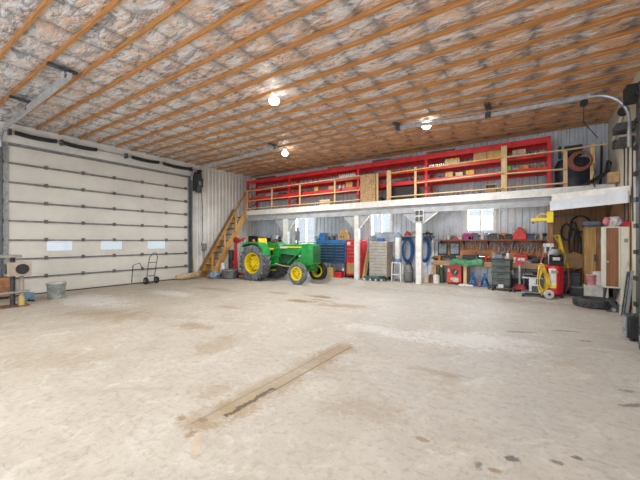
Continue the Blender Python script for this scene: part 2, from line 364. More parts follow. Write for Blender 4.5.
nth = ['first', 'second', 'third', 'fourth', 'fifth', 'sixth', 'seventh', 'eighth', 'ninth', 'tenth', 'eleventh', 'twelfth', 'thirteenth', 'fourteenth', 'fifteenth', 'sixteenth', 'seventeenth', 'eighteenth', 'nineteenth', 'twentieth']
for k, y in enumerate(sorted([q for q in jy if q > 1.2], reverse=True)):
    w = .019
    solo('ceiling_joist', MB().box(0, XR - XL - .02, -w, w, 0, .078), JOIST, 'orange timber ceiling joist, %s counted out from the ribbed back wall' % nth[k], 'joist', (XL + .01, y, ZC), 0, 'ceiling joists')

# ribbed sheet walls -----------------------------------------------------------
def ribbed(a0, a1, z0, z1, holes, per=.20, dep=.042, phase=0):
    cols = []; k = math.floor((a0 - phase) / per) - 1
    while phase + k * per < a1 + per:
        b = phase + k * per
        cols += [(b, 0), (b + per * .50, 0), (b + per * .60, dep), (b + per * .88, dep), (b + per * .98, 0)]; k += 1
    def dat(a):
        for (p, d), (q, e) in zip(cols, cols[1:]):
            if p <= a <= q: return d + (e - d) * (a - p) / max(1e-6, q - p)
        return 0
    A = sorted(set([round(p, 4) for p, d in cols if a0 < p < a1] + [a0, a1] + [h[i] for h in holes for i in (0, 1) if a0 < h[i] < a1]))
    Zs = sorted(set([z0, z1] + [h[i] for h in holes for i in (2, 3) if z0 < h[i] < z1]))
    vs = [(a, dat(a), z) for z in Zs for a in A]; fs = []; n = len(A)
    for j in range(len(Zs) - 1):
        zc = (Zs[j] + Zs[j + 1]) / 2
        for i in range(n - 1):
            ac = (A[i] + A[i + 1]) / 2
            if any(h[0] < ac < h[1] and h[2] < zc < h[3] for h in holes): continue
            fs.append((j * n + i, j * n + i + 1, (j + 1) * n + i + 1, (j + 1) * n + i))
    return vs, fs
WIN = []
for (p0, p1, q0, q1) in ((296, 316, 216, 243), (371, 392, 213, 236), (467, 495, 207.5, 232)):
    WIN.append((X(p0, YW), X(p1, YW), Z(p0, q1, YW), Z(p0, q0, YW)))
DY0, DY1, DZ = 2.62, 8.30, 4.40                       # opening of the big door
vs, fs = ribbed(XL, XR, -.3, 5.2, WIN)
struct('wall_back', MB().add([(a, YW - d, z) for a, d, z in vs], fs), WALLB, 'pale grey ribbed steel back wall', smooth=False, fix=False)
vs, fs = ribbed(YN, YW, -.3, 5.2, [(DY0, DY1, -.5, DZ)], phase=.05, dep=.022)
struct('wall_left', MB().add([(XL + d, a, z) for a, d, z in vs], fs), WALLM, 'white ribbed steel left wall', smooth=False, fix=False)
struct('wall_right', MB().box(XR, XR + .1, 9.0, YW + .1, -.3, 5.2).box(XR, XR + .1, 3.3, 9.0, 4.3, 5.2).box(XR, XR + .1, YN, 3.3, -.3, 5.2), OFFW, 'cream right wall', smooth=False)
FX0, FX1 = -7.5, 1.0  # opening out of view, added and placed to let light in
struct('wall_front', MB().box(XL - .1, FX0, YN - .15, YN, -.3, 5.2).box(FX1, XR + .1, YN - .15, YN, -.3, 5.2).box(FX0, FX1, YN - .15, YN, 4.5, 5.2), WALLM, 'unseen wall behind the viewer with an added opening for light', smooth=False)
for k, (x0, x1, z0, z1) in enumerate(WIN):
    w = .045; m = MB()
    m.box(x0 - .05, x0 + w, YW - .06, YW + .08, z0 - .05, z1 + .05).box(x1 - w, x1 + .05, YW - .06, YW + .08, z0 - .05, z1 + .05)
    m.box(x0 + w, x1 - w, YW - .06, YW + .08, z0 - .05, z0 + w).box(x0 + w, x1 - w, YW - .06, YW + .08, z1 - w, z1 + .05)
    xm = (x0 + x1) / 2
    f = struct('window_%d' % (k + 1), m, WHITE, 'white framed sliding window in the back wall')
    MB().box(xm - .025, xm + .025, YW - .02, YW + .05, z0 + w, z1 - w).build('mullion', WHITE, f)
    MB().box(x0 + w, xm - .025, YW + .02, YW + .026, z0 + w, z1 - w).build('pane', GLASS, f, smooth=False)
    MB().box(xm + .025, x1 - w, YW + .04, YW + .046, z0 + w, z1 - w).build('pane', GLASS, f, smooth=False)

# big sectional door, left -----------------------------------------------------
door = struct('door_1', MB().box(XL - .06, XL + .03, DY0 - .12, DY0, 0, DZ).box(XL - .06, XL + .03, DY1, DY1 + .12, 0, DZ).box(XL - .06, XL + .03, DY0 - .12, DY1 + .12, DZ, DZ + .08), GALV, 'wide white sectional overhead door')
NP = 8; ph = DZ / NP
PW = [(YL(p, XL), YL(q, XL)) for p, q in ((47, 73), (101, 123), (148, 166))]
zw0, zw1 = 2 * ph + .20, 2 * ph + .50
for k in range(NP):
    z0, z1 = k * ph + .012, (k + 1) * ph - .012; x0, x1 = XL - .055, XL - .005; m = MB()
    if k != 2: m.box(x0, x1, DY0, DY1, z0, z1)
    else:
        m.box(x0, x1, DY0, DY1, z0, zw0).box(x0, x1, DY0, DY1, zw1, z1); e = [DY0] + [q for p in PW for q in p] + [DY1]
        for i in range(0, 8, 2): m.box(x0, x1, e[i], e[i + 1], zw0, zw1)
    m.box(x1, x1 + .008, DY0, DY1, z0 + .06, z0 + .075).box(x1, x1 + .008, DY0, DY1, z1 - .075, z1 - .06)
    pn = m.build('door_panel', DOORM, door, smooth=False)
    if k == 2:
        for a, b in PW: MB().box(x0 + .02, x0 + .03, a, b, zw0, zw1).build('pane', GLASS, pn, smooth=False)
for k in range(1, NP + 1):
    z = k * ph - (.03 if k == NP else 0); s = MB().box(XL + .0, XL + .035, DY0, DY1, z - .045, z + .0).box(XL + .0, XL + .055, DY0, DY1, z - .008, z + .004)
    s.build('strut', mat('strut_steel', (.27, .26, .24), .45, .4, var=.3), door, smooth=False)
    for y in (YL(18, XL) - .35, YL(46, XL), YL(83, XL), YL(114, XL), YL(142, XL), YL(166, XL), DY1 - .12):
        if k == NP: continue
        h = MB().box(XL + .0, XL + .065, y - .038, y + .038, z - .06, z + .045).cyl((XL + .05, y - .05, z - .01), (XL + .05, y + .05, z - .01), .016, n=8)
        h.build('hinge', mat('dull_hinge_steel', (.17, .165, .16), .5, .4), door)
MB().box(XL - .05, XL + .02, DY0, DY1, -.005, .03).build('bottom_seal', RUBBER, door, 'black rubber bottom seal', smooth=False)
struct('trim_1', MB().box(XL + .033, XL + .06, DY0 - .3, DY1 + .12, DZ + .015, ZC + .02), WALLM, 'smooth header above the big door', smooth=False)
# tracks of the big door
def track(ya, inward, zc, zend, length, label, hang):
    t = thing('door_track', label, 'door track', (XL, ya, 0), 0, 'tracks of the big left door')
    pts = [(.14, 0, .02), (.14, 0, zc - .45)]
    for i in range(1, 9):
        a = PI / 2 * i / 8; pts.append((.14 + .45 * (1 - math.cos(a)), 0, zc - .45 + .45 * math.sin(a)))
    pts.append((length, 0, zend))
    v = MB(); 
    for p, q in zip(pts[:1], pts[1:2]): v.bar(p, q, .075, .05)
    v.box(.02, .1, -.05, .05, 0, zc - .45); v.build('vertical_rail', mat('dull_track_steel', (.15, .17, .19), .5, .5), t)
    c = MB().tube(pts[1:-1], .036, 8); c.build('curved_rail', GALV, t)
    h = MB().bar(pts[-2], pts[-1], .07, .10).bar(Vector(pts[-2]) + Vector((0, 0, .05)), Vector(pts[-1]) + Vector((0, 0, .05)), .09, .012); h.build('horizontal_rail', TRK, t)
    for x in hang:
        zr = zc + (zend - zc) * (x - .6) / (length - .6)
        b = MB().bar((x, 0, zr), (x, 0, ZC - .01), .045, .012).bar((x - .1, 0, ZC - .012), (x - .1 + .0, 0, ZC - .012), .05)
        b.box(x - .05, x + .05, -.32, .15, ZC - .045, ZC - .003); b.box(x - .05, x + .05, -.04, .04, zr - .02, zr + .10); b.build('hanger', DKSTEEL, t)
    return t
track(DY0 - .19, 1, 4.66, 4.78, 5.05, 'galvanised track with hangers at the near side of the big left door', (2.5, 4.95))
track(DY1 + .09, 1, 4.66, 4.82, 5.05, 'galvanised track running out from the far side of the big left door', (4.95,))
sh = thing('torsion_spring_shaft', 'steel shaft with four long black springs above the big left door', 'door spring', (XL + .18, DY0 - .1, 4.68))
MB().cyl((0, 0, 0), (0, DY1 - DY0 + .42, 0), .018).build('shaft', STEEL, sh)
ce = YL(60, XL) - DY0 + .1
for p, q in ((15, 57), (63.5, 97), (132, 159), (163, 190)):
    a, b = YL(p, XL + .18) - DY0 + .1, YL(q, XL + .18) - DY0 + .1; n = 44
    pr = [(.055 + (.012 if i % 2 else 0), a + (b - a) * i / n) for i in range(n + 1)]
    s = MB().lathe(pr, (0, 0, 0), 'y', 12)
    for i, v in enumerate(s.v):
        w = (v[1] - a) / (b - a); s.v[i] = (v[0], v[1], v[2] - .03 * 4 * w * (1 - w))
    s.build('spring', RUBBER, sh)
for y in (.1, ce, (YL(127, XL) - DY0), DY1 - DY0 + .15):
    MB().box(-.14, .05, y - .03, y + .03, -.08, .08).build('bearing_bracket', DKSTEEL, sh)
op = thing('chain_hoist_opener', 'dark motor opener with chain beside the far top corner of the big left door', 'door opener', (XL, DY1 + .42, 0))
MB().box(.05, .33, -.14, .12, 3.95, 4.35).cyl((.2, -.02, 3.72), (.2, -.02, 3.97), .12).box(.04, .12, -.2, .2, 3.8, 4.6).build('motor_housing', DKGREY, op, bevel=.01)
MB().box(.3, .36, -.1, .0, 4.02, 4.18).build('cover_plate', GREY, op)
MB().cyl((.2, -.06, 4.66), (.2, .12, 4.66), .05).cyl((.2, -.02, 4.66), (.2, .04, 4.66), .12).build('sprocket', DKSTEEL, op)
MB().tube([(.22, -.05, 3.9), (.2, -.03, 2.2), (.2, 0, 1.2), (.2, .05, .95), (.2, .1, 1.2), (.18, .09, 3.9)], .012, 6).build('hand_chain', STEEL, op)
c = MB().tube([(.06, .2, 4.0), (.06, .26, 3.2), (.06, .28, 1.7), (.06, .2, 1.35)], .012, 6); c.build('cable', BLACK, op)
solo('switch_box', MB().box(0, .1, -.1, .1, -.16, .16).box(.1, .11, -.07, .07, -.12, .12).cyl((.05, 0, -.16), (.05, 0, -.55), .018), GREY, 'grey electrical switch box on the white ribbed wall left of the stairs', 'switch box', (XL + .035, YL(203, XL), ZL(202, 247, XL)), bevel=.006)

# right wall door: tracks only show -------------------------------------------
d2 = struct('door_2', MB().box(XR + .02, XR + .1, 8.78, 9.0, 0, 4.3), OFFW, 'overhead door in the right wall', smooth=False)
for k in range(8): MB().box(XR + .03, XR + .08, 3.3, 8.78, k * .54 + .01, k * .54 + .53).build('door_panel', DOORM, d2, smooth=False)
YT = 8.9
t2 = thing('door_track', 'long galvanised track curving from the black right jamb under the orange ceiling', 'door track', (0, YT, 0), 0, 'tracks of the right door')
xe, ze = X(398, YT), Z(398, 128, YT); pts = [(xe, 0, ze), (X(480, YT), 0, Z(480, 117, YT)), (X(590, YT), 0, Z(590, 96.5, YT))]
pz = pts[-1]
MB().bar(pts[0], pts[1], .05, .08).bar(pts[1], pts[2], .05, .08).bar(Vector(pts[0]) + Vector((0, 0, .045)), Vector(pts[2]) + Vector((0, 0, .045)), .08, .012).build('horizontal_rail', TRK, t2)
arc = [(pz[0], 0, pz[2])]
for i in range(1, 9):
    a = PI / 2 * i / 8; arc.append((pz[0] + .02 + (XR - .14 - pz[0]) * math.sin(a), 0, pz[2] - .62 * (1 - math.cos(a))))
arc.append((XR - .12, 0, 3.5)); MB().tube(arc, .035, 8).build('curved_rail', GALV, t2)
for px, py in ((398, 128), (488, 115)):
    x, z = X(px, YT), Z(px, py, YT)
    MB().bar((x, 0, z), (x, 0, ZC - .005), .04, .02).box(x - .06, x + .06, -.05, .05, z - .06, z + .07).box(x - .06, x + .06, -.28, .28, ZC - .05, ZC - .004).build('hanger', DKSTEEL, t2)
MB().cyl((X(584, YT), .0, pz[2] - .1), (X(584, YT), .1, pz[2] - .1), .07).build('pulley', BLACK, t2, 'black cable pulley')
MB().cyl((XR - .2, 0, pz[2] - .42), (XR - .2, .1, pz[2] - .42), .09).build('pulley', BLACK, t2, 'black cable pulley')
MB().tube([(X(584, YT), .05, pz[2] - .16), (X(584, YT)+.1, 1.2, 4.5), (XR - .25, 3.0, 4.5)], .012, 6).build('lift_cable', DKSTEEL, t2)
j2 = thing('door_jamb_assembly', 'black steel jamb with brackets at the right edge by the cream wall', 'door jamb', (XR, 8.53, 0))
MB().box(-.08, 0, -.16, .06, 0, 4.6).build('jamb_rail', DKSTEEL, j2)
for k in range(9): MB().box(-.12, -.08, -.15, .05, .35 + k * .5, .43 + k * .5).build('track_bracket', BLACK, j2)
MB().box(-.24, -.02, -.1, .2, 4.3, 4.6).build('spring_bracket', BLACK, j2)
MB().box(-.32, -.02, .35, .75, 3.86, 4.02).build('opener_motor', DKGREY, j2, bevel=.01)
MB().box(-.25, -.02, .5, 1.0, 3.62, 3.76).build('gear_housing', DKGREY, j2, bevel=.01)
MB().box(-.22, -.02, 1.3, 1.5, 3.72, 3.9).build('relay_box', BLACK, j2, bevel=.01)
for a in (.5, .9, 1.25): MB().tube([(-.05, a, 3.7), (-.04, a + .05, 2.9), (-.04, a + .02, 2.0)], .013, 6).build('cable', BLACK, j2)
solo('wall_sheet', MB().box(-.03, 0, 0, .75, 0, 1.25), OFFW, 'cream sheet on the right wall above the mezzanine end', 'panel', (XR - .002, 9.35, 2.72), bevel=.004)
solo('angle_brace', MB().bar((0, 0, 0), (-.02, 1.7, -.55), .05), OFFW, 'cream angle brace high in the right corner above the cables', 'brace', (XR - .05, 9.3, 4.72))

# lamps ------------------------------------------------------------------------
BULB = mat('lit_lamp_bulb', (1, .96, .88), .4, emit=14, var=0)
LAMPS = [(-4.95, 5.46, 'bright bare ceiling lamp nearest the viewer between the joists'), (-7.6, 8.97, 'bright bare ceiling lamp near the track hanger above the left of the mezzanine'), (-2.55, 9.0, 'bright bare ceiling lamp beside the long right track')]
for x, y, lab in LAMPS + [(-2.5, .6, 'added bare ceiling lamp out of view over the viewer'), (-7.6, .2, 'added bare ceiling lamp out of view near the added opening behind the viewer')]:  # the last two lamps are added out of view for more light
    if y < 1: pass
    t = thing('ceiling_lamp', lab, 'lamp', (x, y, ZC), 0, 'bare ceiling lamps')
    MB().lathe([(.075, .02), (.075, -.02), (.05, -.05), (.03, -.06)], n=18).build('lamp_holder', WHITE, t)
    MB().lathe([(.03, -.06), (.06, -.075), (.115, -.12), (.125, -.165), (.09, -.22), (.02, -.25)], n=18).build('bulb', BULB, t)
    l = bpy.data.lights.new('lamp_light', 'AREA'); l.shape = 'DISK'; l.size = .34; l.energy = 160; l.color = (1, .97, .925)
    o = bpy.data.objects.new('lamp_light', l); o.location = (x, y, ZC - .42); COL.objects.link(o)
for k, (x0, x1, z0, z1) in enumerate(WIN):
    l = bpy.data.lights.new('window_daylight', 'AREA'); l.shape = 'RECTANGLE'; l.size = x1 - x0 - .1; l.size_y = z1 - z0 - .1; l.energy = 115; l.color = (.86, .93, 1)
    o = bpy.data.objects.new('window_daylight', l); o.location = ((x0 + x1) / 2, YW + .14, (z0 + z1) / 2); o.rotation_euler = (R(-90), 0, 0); COL.objects.link(o)
# added area light standing in an invented opening behind the viewer
l = bpy.data.lights.new('added_doorway_fill', 'AREA'); l.shape = 'RECTANGLE'; l.size = FX1 - FX0; l.size_y = 4.3; l.energy = 520; l.color = (.84, .91, 1)
o = bpy.data.objects.new('added_doorway_fill', l); o.location = ((FX0 + FX1) / 2, YN + .02, 2.25); o.rotation_euler = (R(90), 0, 0); COL.objects.link(o)
w = bpy.data.worlds.new('world'); SC.world = w; w.use_nodes = True; t = w.node_tree; bg = t.nodes['Background']
bg.inputs['Color'].default_value = (.91, .95, 1, 1); bg.inputs['Strength'].default_value = 1.25
# camera -----------------------------------------------------------------------
cam = bpy.data.cameras.new('camera'); co = bpy.data.objects.new('camera', cam); COL.objects.link(co); SC.camera = co
cam.sensor_width = 36; cam.lens = 36 * F / 640; cam.shift_y = (CY - 240) / 640; cam.clip_start = .05
co.location = (0, 0, H); co.rotation_euler = (R(90), 0, math.atan2(.5603, .828))
vsn = SC.view_settings; vsn.view_transform = 'Standard'; vsn.look = 'None'; vsn.gamma = 1; vsn.use_curve_mapping = False; vsn.exposure = -.36
SC.cycles.max_bounces = 7; SC.cycles.diffuse_bounces = 5; SC.cycles.sample_clamp_indirect = 6; SC.cycles.caustics_reflective = False; SC.cycles.caustics_refractive = False
GREYP = mat('pale_grey_paint', (.42, .44, .47), .55, var=.15)
# ================================================================== mezzanine
MX0, MX1 = -11.6, XR - .01
ZD, ZFB = 3.03, 2.83
DGA, DGB = (.29, 10.86), (XR - .07, 9.25)               # slanted front of the right-hand end
mz = thing('mezzanine', 'long white edged storage loft across the back wall', 'mezzanine', (0, YF, 0))
def loc(mb): 
    mb.v = [(x, y - YF, z) for x, y, z in mb.v]; return mb
poly = [(MX0, YF + .04), (XR - .04, YF + .04), (XR - .04, YW - .13), (MX0, YW - .13)]
loc(MB().prism(poly, ZD - .04, ZD, 'xy')).build('deck', LUMBX, mz, smooth=False)
m = MB()
for k in range(35):
    x = MX0 + .2 + k * .4
    if x < .2: m.box(x, x + .04, YF + .05, YW - .13, ZFB, ZD - .042)
loc(m).build('floor_beams', LUMBX, mz, 'timber joists under the loft deck', smooth=False)
loc(MB().box(MX0, XR - .04, YF, YF + .038, ZFB, ZD + .02)).build('fascia', WHITE, mz)
loc(MB().box(MX0, DGA[0], YP - .05, YP + .05, ZFB - .26, ZFB - .002)).build('beam', GREYP, mz)
loc(MB().box(MX0, MX0 + .04, YF + .04, YW - .13, ZFB, ZD)).build('end_board', WHITE, mz)
dv = Vector((DGB[0] - DGA[0], DGB[1] - DGA[1], 0)); dn = dv.normalized(); off = Vector((-dn.y, dn.x, 0)) * -.02
a, b = Vector((*DGA, 0)), Vector((*DGB, 0))
loc(MB().bar(a + Vector((0, 0, 2.555)), b + Vector((0, 0, 2.53)), .04, .25)).build('slanted_header', WALLB, mz)
loc(MB().bar(a - off * 2 + Vector((0, 0, 2.78)), b - off * 2 + Vector((0, 0, 2.67)), .03, .2)).build('slanted_fascia', WHITE, mz)
loc(MB().bar(a - off * 1 + Vector((0, 0, 2.675)), b - off * 1 + Vector((0, 0, 2.60)), .07, .03)).build('slanted_lip', WHITE, mz)
def postz(px0, px1, gl, gr, gz):
    x0, x1 = X(px0, YP), X(px1, YP); xm = (x0 + x1) / 2; w = max(.1, x1 - x0) / 2; z0 = ZFB - .26
    p = loc(MB().box(xm - w, xm + w, YP - .07, YP + .07, fl(YP), z0)).build('post', WHITE, mz, bevel=.008)
    for sgn, px in ((-1, gl), (1, gr)):
        xe = X(px, YP)
        loc(MB().prism([(xm + sgn * w, z0), (xe, z0), (xm + sgn * w, gz)], YP - .012, YP + .012)).build('gusset', GREYP, p, smooth=False)
        loc(MB().bar((xe, YP - .0, z0 - .01), (xm + sgn * (w + .01), YP - .0, gz), .035, .035, (0, 1, 0))).build('gusset_edge', WHITE if sgn > 0 else GREYP, p)
    return p
postz(284, 288.5, 275, 296, Z(286, 232, YP)); postz(355, 359.3, 343.5, 370, Z(357, 229, YP)); postz(416.2, 421.8, 402.5, 438, Z(419, 224, YP))
loc(MB().box(X(550, 10.95) - .06, X(550, 10.95) + .06, 10.92, 11.06, fl(11), 2.6)).build('post', PLY, mz, 'brown timber corner post of the tool bay')
jb = thing('outlet_panel', 'dark four part outlet panel at the top of the third white loft post', 'outlet', (X(420, YP), YP - .075, Z(420, 216, YP)))
MB().box(-.15, .15, -.02, 0, -.2, .2).build('back_plate', WHITE, jb)
for sx in (-1, 1):
    for sz in (-1, 1): MB().box(sx * .07 - .055, sx * .07 + .055, -.05, -.02, sz * .1 - .075, sz * .1 + .075).build('outlet_cover', DKSTEEL, jb, bevel=.006)
# plywood lined tool bay under the right end
struct('wall_bay_back', MB().box(X(553, YW - .08), XR - .005, YW - .075, YW - .04, fl(YW), 2.98), PLY, 'brown plywood lining of the tool bay', smooth=False)
struct('wall_bay_right', MB().box(XR - .03, XR - .005, 9.4, YW - .08, .14, 2.58), PLY, 'brown plywood lining beside the lockers', smooth=False)

# ------------------------------------------------------------------ railing
YR = YF + .09
rl = thing('loft_railing', 'timber guard rail along the front of the loft with a strand board gate', 'railing', (0, YR, ZD))
def rp(px, z0, z1, w, m, name='post', d=.05, lab=None):
    x = X(px, YR); return MB().box(x - w / 2, x + w / 2, -d / 2, d / 2, z0, z1).build(name, m, rl, lab, bevel=.004)
xa, xb = X(247, YR), X(360, YR); zt = Z(300, 184, YR) - ZD
for px in (247.5, 272, 300, 335): rp(px, .0, zt + .02, .07, LUMBZ)
def rail(x0, x1, z, h, m, name, y=-.045, z1=None):
    z1 = z if z1 is None else z1
    return MB().bar((x0, y, z), (x1, y, z1), .035, h, (0, 1, 0)).build(name, m, rl, bevel=.004)
def RZ(px, py): return Z(px, py, YR) - ZD
rail(xa, X(361, YR), RZ(250, 191.3), .09, LUMBX, 'top_rail', z1=RZ(358, 176.3))
rail(xa, X(361, YR), RZ(250, 201.2), .09, LUMBX, 'middle_rail', z1=RZ(358, 190.5))
rail(xa, X(361, YR), .12, .13, LUMBX, 'toe_board', y=-.045)
x0, x1 = X(361, YR), X(376, YR)
MB().box(x0, x1, -.06, -.04, .02, RZ(368, 174.5)).build('gate_panel', OSB, rl, 'strand board gate panel')
rp(377.3, .0, RZ(377, 173.5), .08, LUMBZ, 'gate_post')
rp(389, -.18, RZ(389, 170.5), .16, LUMBZ, 'wide_post', .05, 'wide board post lapping over the white loft edge')
rail(X(391, YR), X(503, YR), RZ(392, 173.5), .085, mat('yellow_lumber', (.75, .45, .10), .6, var=.2), 'top_rail', z1=RZ(503, 157.5))
rail(X(418, YR), X(503, YR), RZ(420, 183), .12, LUMBX, 'middle_rail', z1=RZ(503, 173))
rail(X(391, YR), X(503, YR), .13, .14, LUMBX, 'toe_board', y=-.045)
rp(415.5, .0, RZ(415, 167), .08, LUMBZ)
rp(504, -.2, RZ(504, 146), .15, LUMBZ, 'wide_post', .05, 'wide board post lapping over the white loft edge')
rail(X(506, YR), X(565, YR), RZ(508, 157.3), .075, LUMBX, 'top_rail', z1=RZ(565, 150.5))
rail(X(506, YR), X(567, YR), RZ(508, 174), .10, LUMBX, 'middle_rail', z1=RZ(565, 169.5))
rail(X(506, YR), X(566, YR), .13, .14, LUMBX, 'toe_board', y=-.045)
rp(565.3, 0, RZ(565, 149.5), .09, LUMBZ)
rail(X(565, YR), X(607, YR), RZ(565, 150.5), .06, LUMBX, 'top_rail', z1=RZ(607, 144.2))
rp(592.5, -.02, RZ(592, 143.5), .10, LUMBZ)

# ------------------------------------------------------------------ red pallet rack
YK, KD = 11.22, .62
kr = thing('pallet_rack', 'long red steel pallet rack on the loft', 'rack', (0, YK, ZD))
kx = [X(247, YK) + .02, X(289, YK), X(358, YK), X(426, YK), X(549, YK)]
KT = 4.55 - ZD; K2, K3 = Z(480, 162.3, YK) - ZD, Z(480, 175.5, YK) - ZD
for x in kx:
    m = MB()
    for y in (0, KD): m.box(x - .045, x + .045, y, y + .07, 0, KT + .04)
    for z in (.15, .55, .95): m.bar((x, .06, z), (x, KD, z + .35), .03)
    m.build('upright_frame', RACKRED, kr, bevel=.004)
for p, q in zip(kx, kx[1:]):
    for z, h in ((KT - .06, .17), (K2, .125), (K3, .125)):
        for y in (-.02, KD + .04): MB().box(p + .03, q - .03, y, y + .045, z - h / 2, z + h / 2).build('beam', RACKRED, kr, bevel=.004)
    for z in (K2, K3): MB().box(p + .05, q - .05, .03, KD + .03, z + .045, z + .062).build('shelf', LUMBX, kr, smooth=False)
S2, S3 = ZD + K2 + .063, ZD + K3 + .063
S4 = ZD + KT + .03
# goods on the rack -------------------------------------------------------------
def carton(px, py, w, h, m, label, shelf, d=.3, yoff=.12, rz=0, open_=False, name='cardboard_box', cat='box', group=None):
    y = YK + yoff; t = thing(name, label, cat, (X(px, y), y + d / 2, shelf), rz, group)
    b = MB().box(-w / 2, w / 2, -d / 2, d / 2, 0, h)
    b.build('body', m, t, bevel=.004)
    MB().box(-w / 2 - .002, w / 2 + .002, -.025, .025, h - .001, h + .002).build('tape', mat('packing_tape', (.66, .52, .32), .3) if name == 'cardboard_box' else DKSTEEL, t)
    return t
KRAFT2 = mat('yellow_cardboard', (.66, .45, .17), .8); PALE = mat('pale_cardboard', (.68, .60, .45), .8); DKBOX = mat('dark_cardboard', (.24, .16, .10), .8)
carton(480, 0, .38, .30, TAN, 'plain tan cardboard box left of the large yellow cardboard box on the upper rack shelf', S2)
carton(495, 0, .44, .31, KRAFT2, 'large yellow cardboard box on the upper rack shelf behind the wide post', S2)
carton(519, 0, .34, .20, PALE, 'pale cardboard box on the upper rack shelf right of the wide post', S2)
carton(449, 0, .24, .19, KRAFT2, 'yellow cardboard box first from the left in the middle of the lower rack shelf', S3)
carton(459, 0, .22, .14, PALE, 'low pale box between two yellow boxes on the lower rack shelf', S3)
carton(470, 0, .24, .17, mat('amber_cardboard', (.78, .48, .12), .8), 'amber box right of the low pale box on the lower rack shelf', S3)
carton(508, 0, .17, .16, LIME, 'bright green box on the lower rack shelf', S3, .2)
carton(524, 0, .22, .13, mat('orange_cardboard', (.75, .33, .08), .8), 'orange box on the lower rack shelf near the right end', S3)
carton(516, 0, .16, .07, PALE, 'flat pale carton between green and orange boxes on the lower rack shelf', S3, .2)
carton(483, 0, .2, .08, DKBOX, 'flat dark carton on the lower rack shelf under the tan box', S3, .2)
carton(316, 0, .2, .2, KRAFT2, 'small yellow carton standing on the lower rack shelf left of centre', S3, .2)
carton(349, 0, .3, .24, mat('orange_crate_paint', (.72, .36, .14), .7), 'orange carton beside the white bottles on the lower rack shelf', S3, .25)
carton(331, 0, .26, .16, TAN, 'tan carton with flaps on the lower rack shelf', S3, .2)
for px, sh_, w, h, m, lab in ((262, S2, .5, .05, DKSTEEL, 'dark flat tray at the far left of the upper rack shelf'), (257, S3, .4, .1, mat('tan_red_carton', (.5, .2, .12), .8), 'reddish carton at the far left of the lower rack shelf'),
                              (270, S3, .35, .09, PALE, 'pale tray second from the far left on the lower rack shelf'), (282, S3, .3, .12, DKGREY, 'dark bin left of the second red upright on the lower rack shelf'),
                              (297, S3, .3, .11, RED, 'red bin right of the second red upright on the lower rack shelf'), (306, S3, .22, .08, BROWN, 'brown tray left of the small yellow carton'),
                              (368, S2, .5, .09, DKGREY, 'long dark case on the upper rack shelf behind the strand board gate'), (400, S3, .3, .05, DKSTEEL, 'flat dark pan on the lower rack shelf right of the gate'),
                              (414, S2, .34, .06, DKBOX, 'dark carton on the upper rack shelf left of the fourth red upright'), (437, S3, .2, .09, DKGREY, 'dark tin right of the fourth red upright on the lower rack shelf'),
                              (534, S2, .26, .05, DKGREY, 'dark low bin near the right end of the upper rack shelf')):
    t = thing('storage_bin', lab, 'bin', (X(px, YK + .2), YK + .25, sh_))
    MB().box(-w / 2, w / 2, -.12, .12, 0, h * .85).build('body', m, t, bevel=.004); MB().box(-w / 2 - .008, w / 2 + .008, -.128, .128, h * .86, h).build('rim', m, t, bevel=.003)
bt = None
def bottle(name, label, cat, loc_, body, cap, r=.045, h=.2, group=None):
    t = thing(name, label, cat, loc_, 0, group)
    MB().lathe([(r * .9, 0), (r, .01), (r, h * .68), (r * .45, h * .84), (r * .4, h * .9)], n=14).build('body', body, t); MB().cyl((0, 0, h * .9), (0, 0, h), r * .5, n=12).build('cap', cap, t); return t
bt = bottle('bottle', 'white bottle on the upper rack shelf left of the third red upright', 'bottle', (X(340, YK + .1), YK + .1, S2), WHITE, WHITE, .05, .16, 'white bottles on the upper rack shelf')
for k in range(1, 8): dup(bt, (X(340 + k * 2.1, YK + .1), YK + .1 + (k % 2) * .02, S2))
b2 = bottle('jug', 'pale jug in the cluster on the upper rack shelf above the yellow rail', 'jug', (X(446, YK + .1), YK + .12, S2), mat('cream_plastic', (.75, .66, .42), .5), YELLOW, .055, .2, 'pale jugs on the upper rack shelf')
for k in range(1, 8): dup(b2, (X(446 + k * 1.75, YK + .1), YK + .1 + (k % 3) * .03, S2))
b3 = bottle('tin', 'small pale tin on the upper rack shelf right of the fourth red upright', 'tin', (X(430, YK + .1), YK + .1, S2), STEEL, DKSTEEL, .05, .11, 'small tins on the upper rack shelf')
for k in range(1, 8): dup(b3, (X(430 + k * 1.9, YK + .1), YK + .1 + (k % 2) * .04, S2))
b4 = bottle('paint_pot', 'white pot on the lower rack shelf left of the third red upright', 'pot', (X(340, YK + .1), YK + .1, S3), WHITE, WHITE, .06, .15, 'white pots on the lower rack shelf')
dup(b4, (X(343.5, YK + .1), YK + .1, S3))
b5 = bottle('canister', 'dark canister on the upper rack shelf right of the second red upright', 'canister', (X(292, YK + .1), YK + .12, S2), GREY, BLACK, .05, .13, 'dark canisters on the upper rack shelf')
for k in range(1, 9): dup(b5, (X(292 + k * 3.3, YK + .1), YK + .1 + (k % 3) * .05, S2))
def row(name, label, cat, px0, px1, n, shelf, mats, grp, r=.045, h=.12, yo=.1):
    ps = [bottle(name, label, cat, (X(px0, YK + yo), YK + yo, shelf), mm, DKSTEEL, r, h, grp) for mm in mats[:1]]
    for k in range(1, n): dup(ps[0], (X(px0 + (px1 - px0) * k / (n - 1), YK + yo), YK + yo + .03 * (k % 3), shelf), 0, None, (rnd(.8, 1.15),) * 2 + (rnd(.7, 1.25),))
row('oil_can', 'rusty brown can on the lower rack shelf left of the second red upright', 'can', 260, 287, 9, S3, [BROWN], 'brown cans on the lower rack shelf', .05, .14, .38)
row('oil_can', 'orange can on the lower rack shelf right of the second red upright', 'can', 291, 314, 9, S3, [ORANGE], 'orange cans on the lower rack shelf', .05, .13, .4)
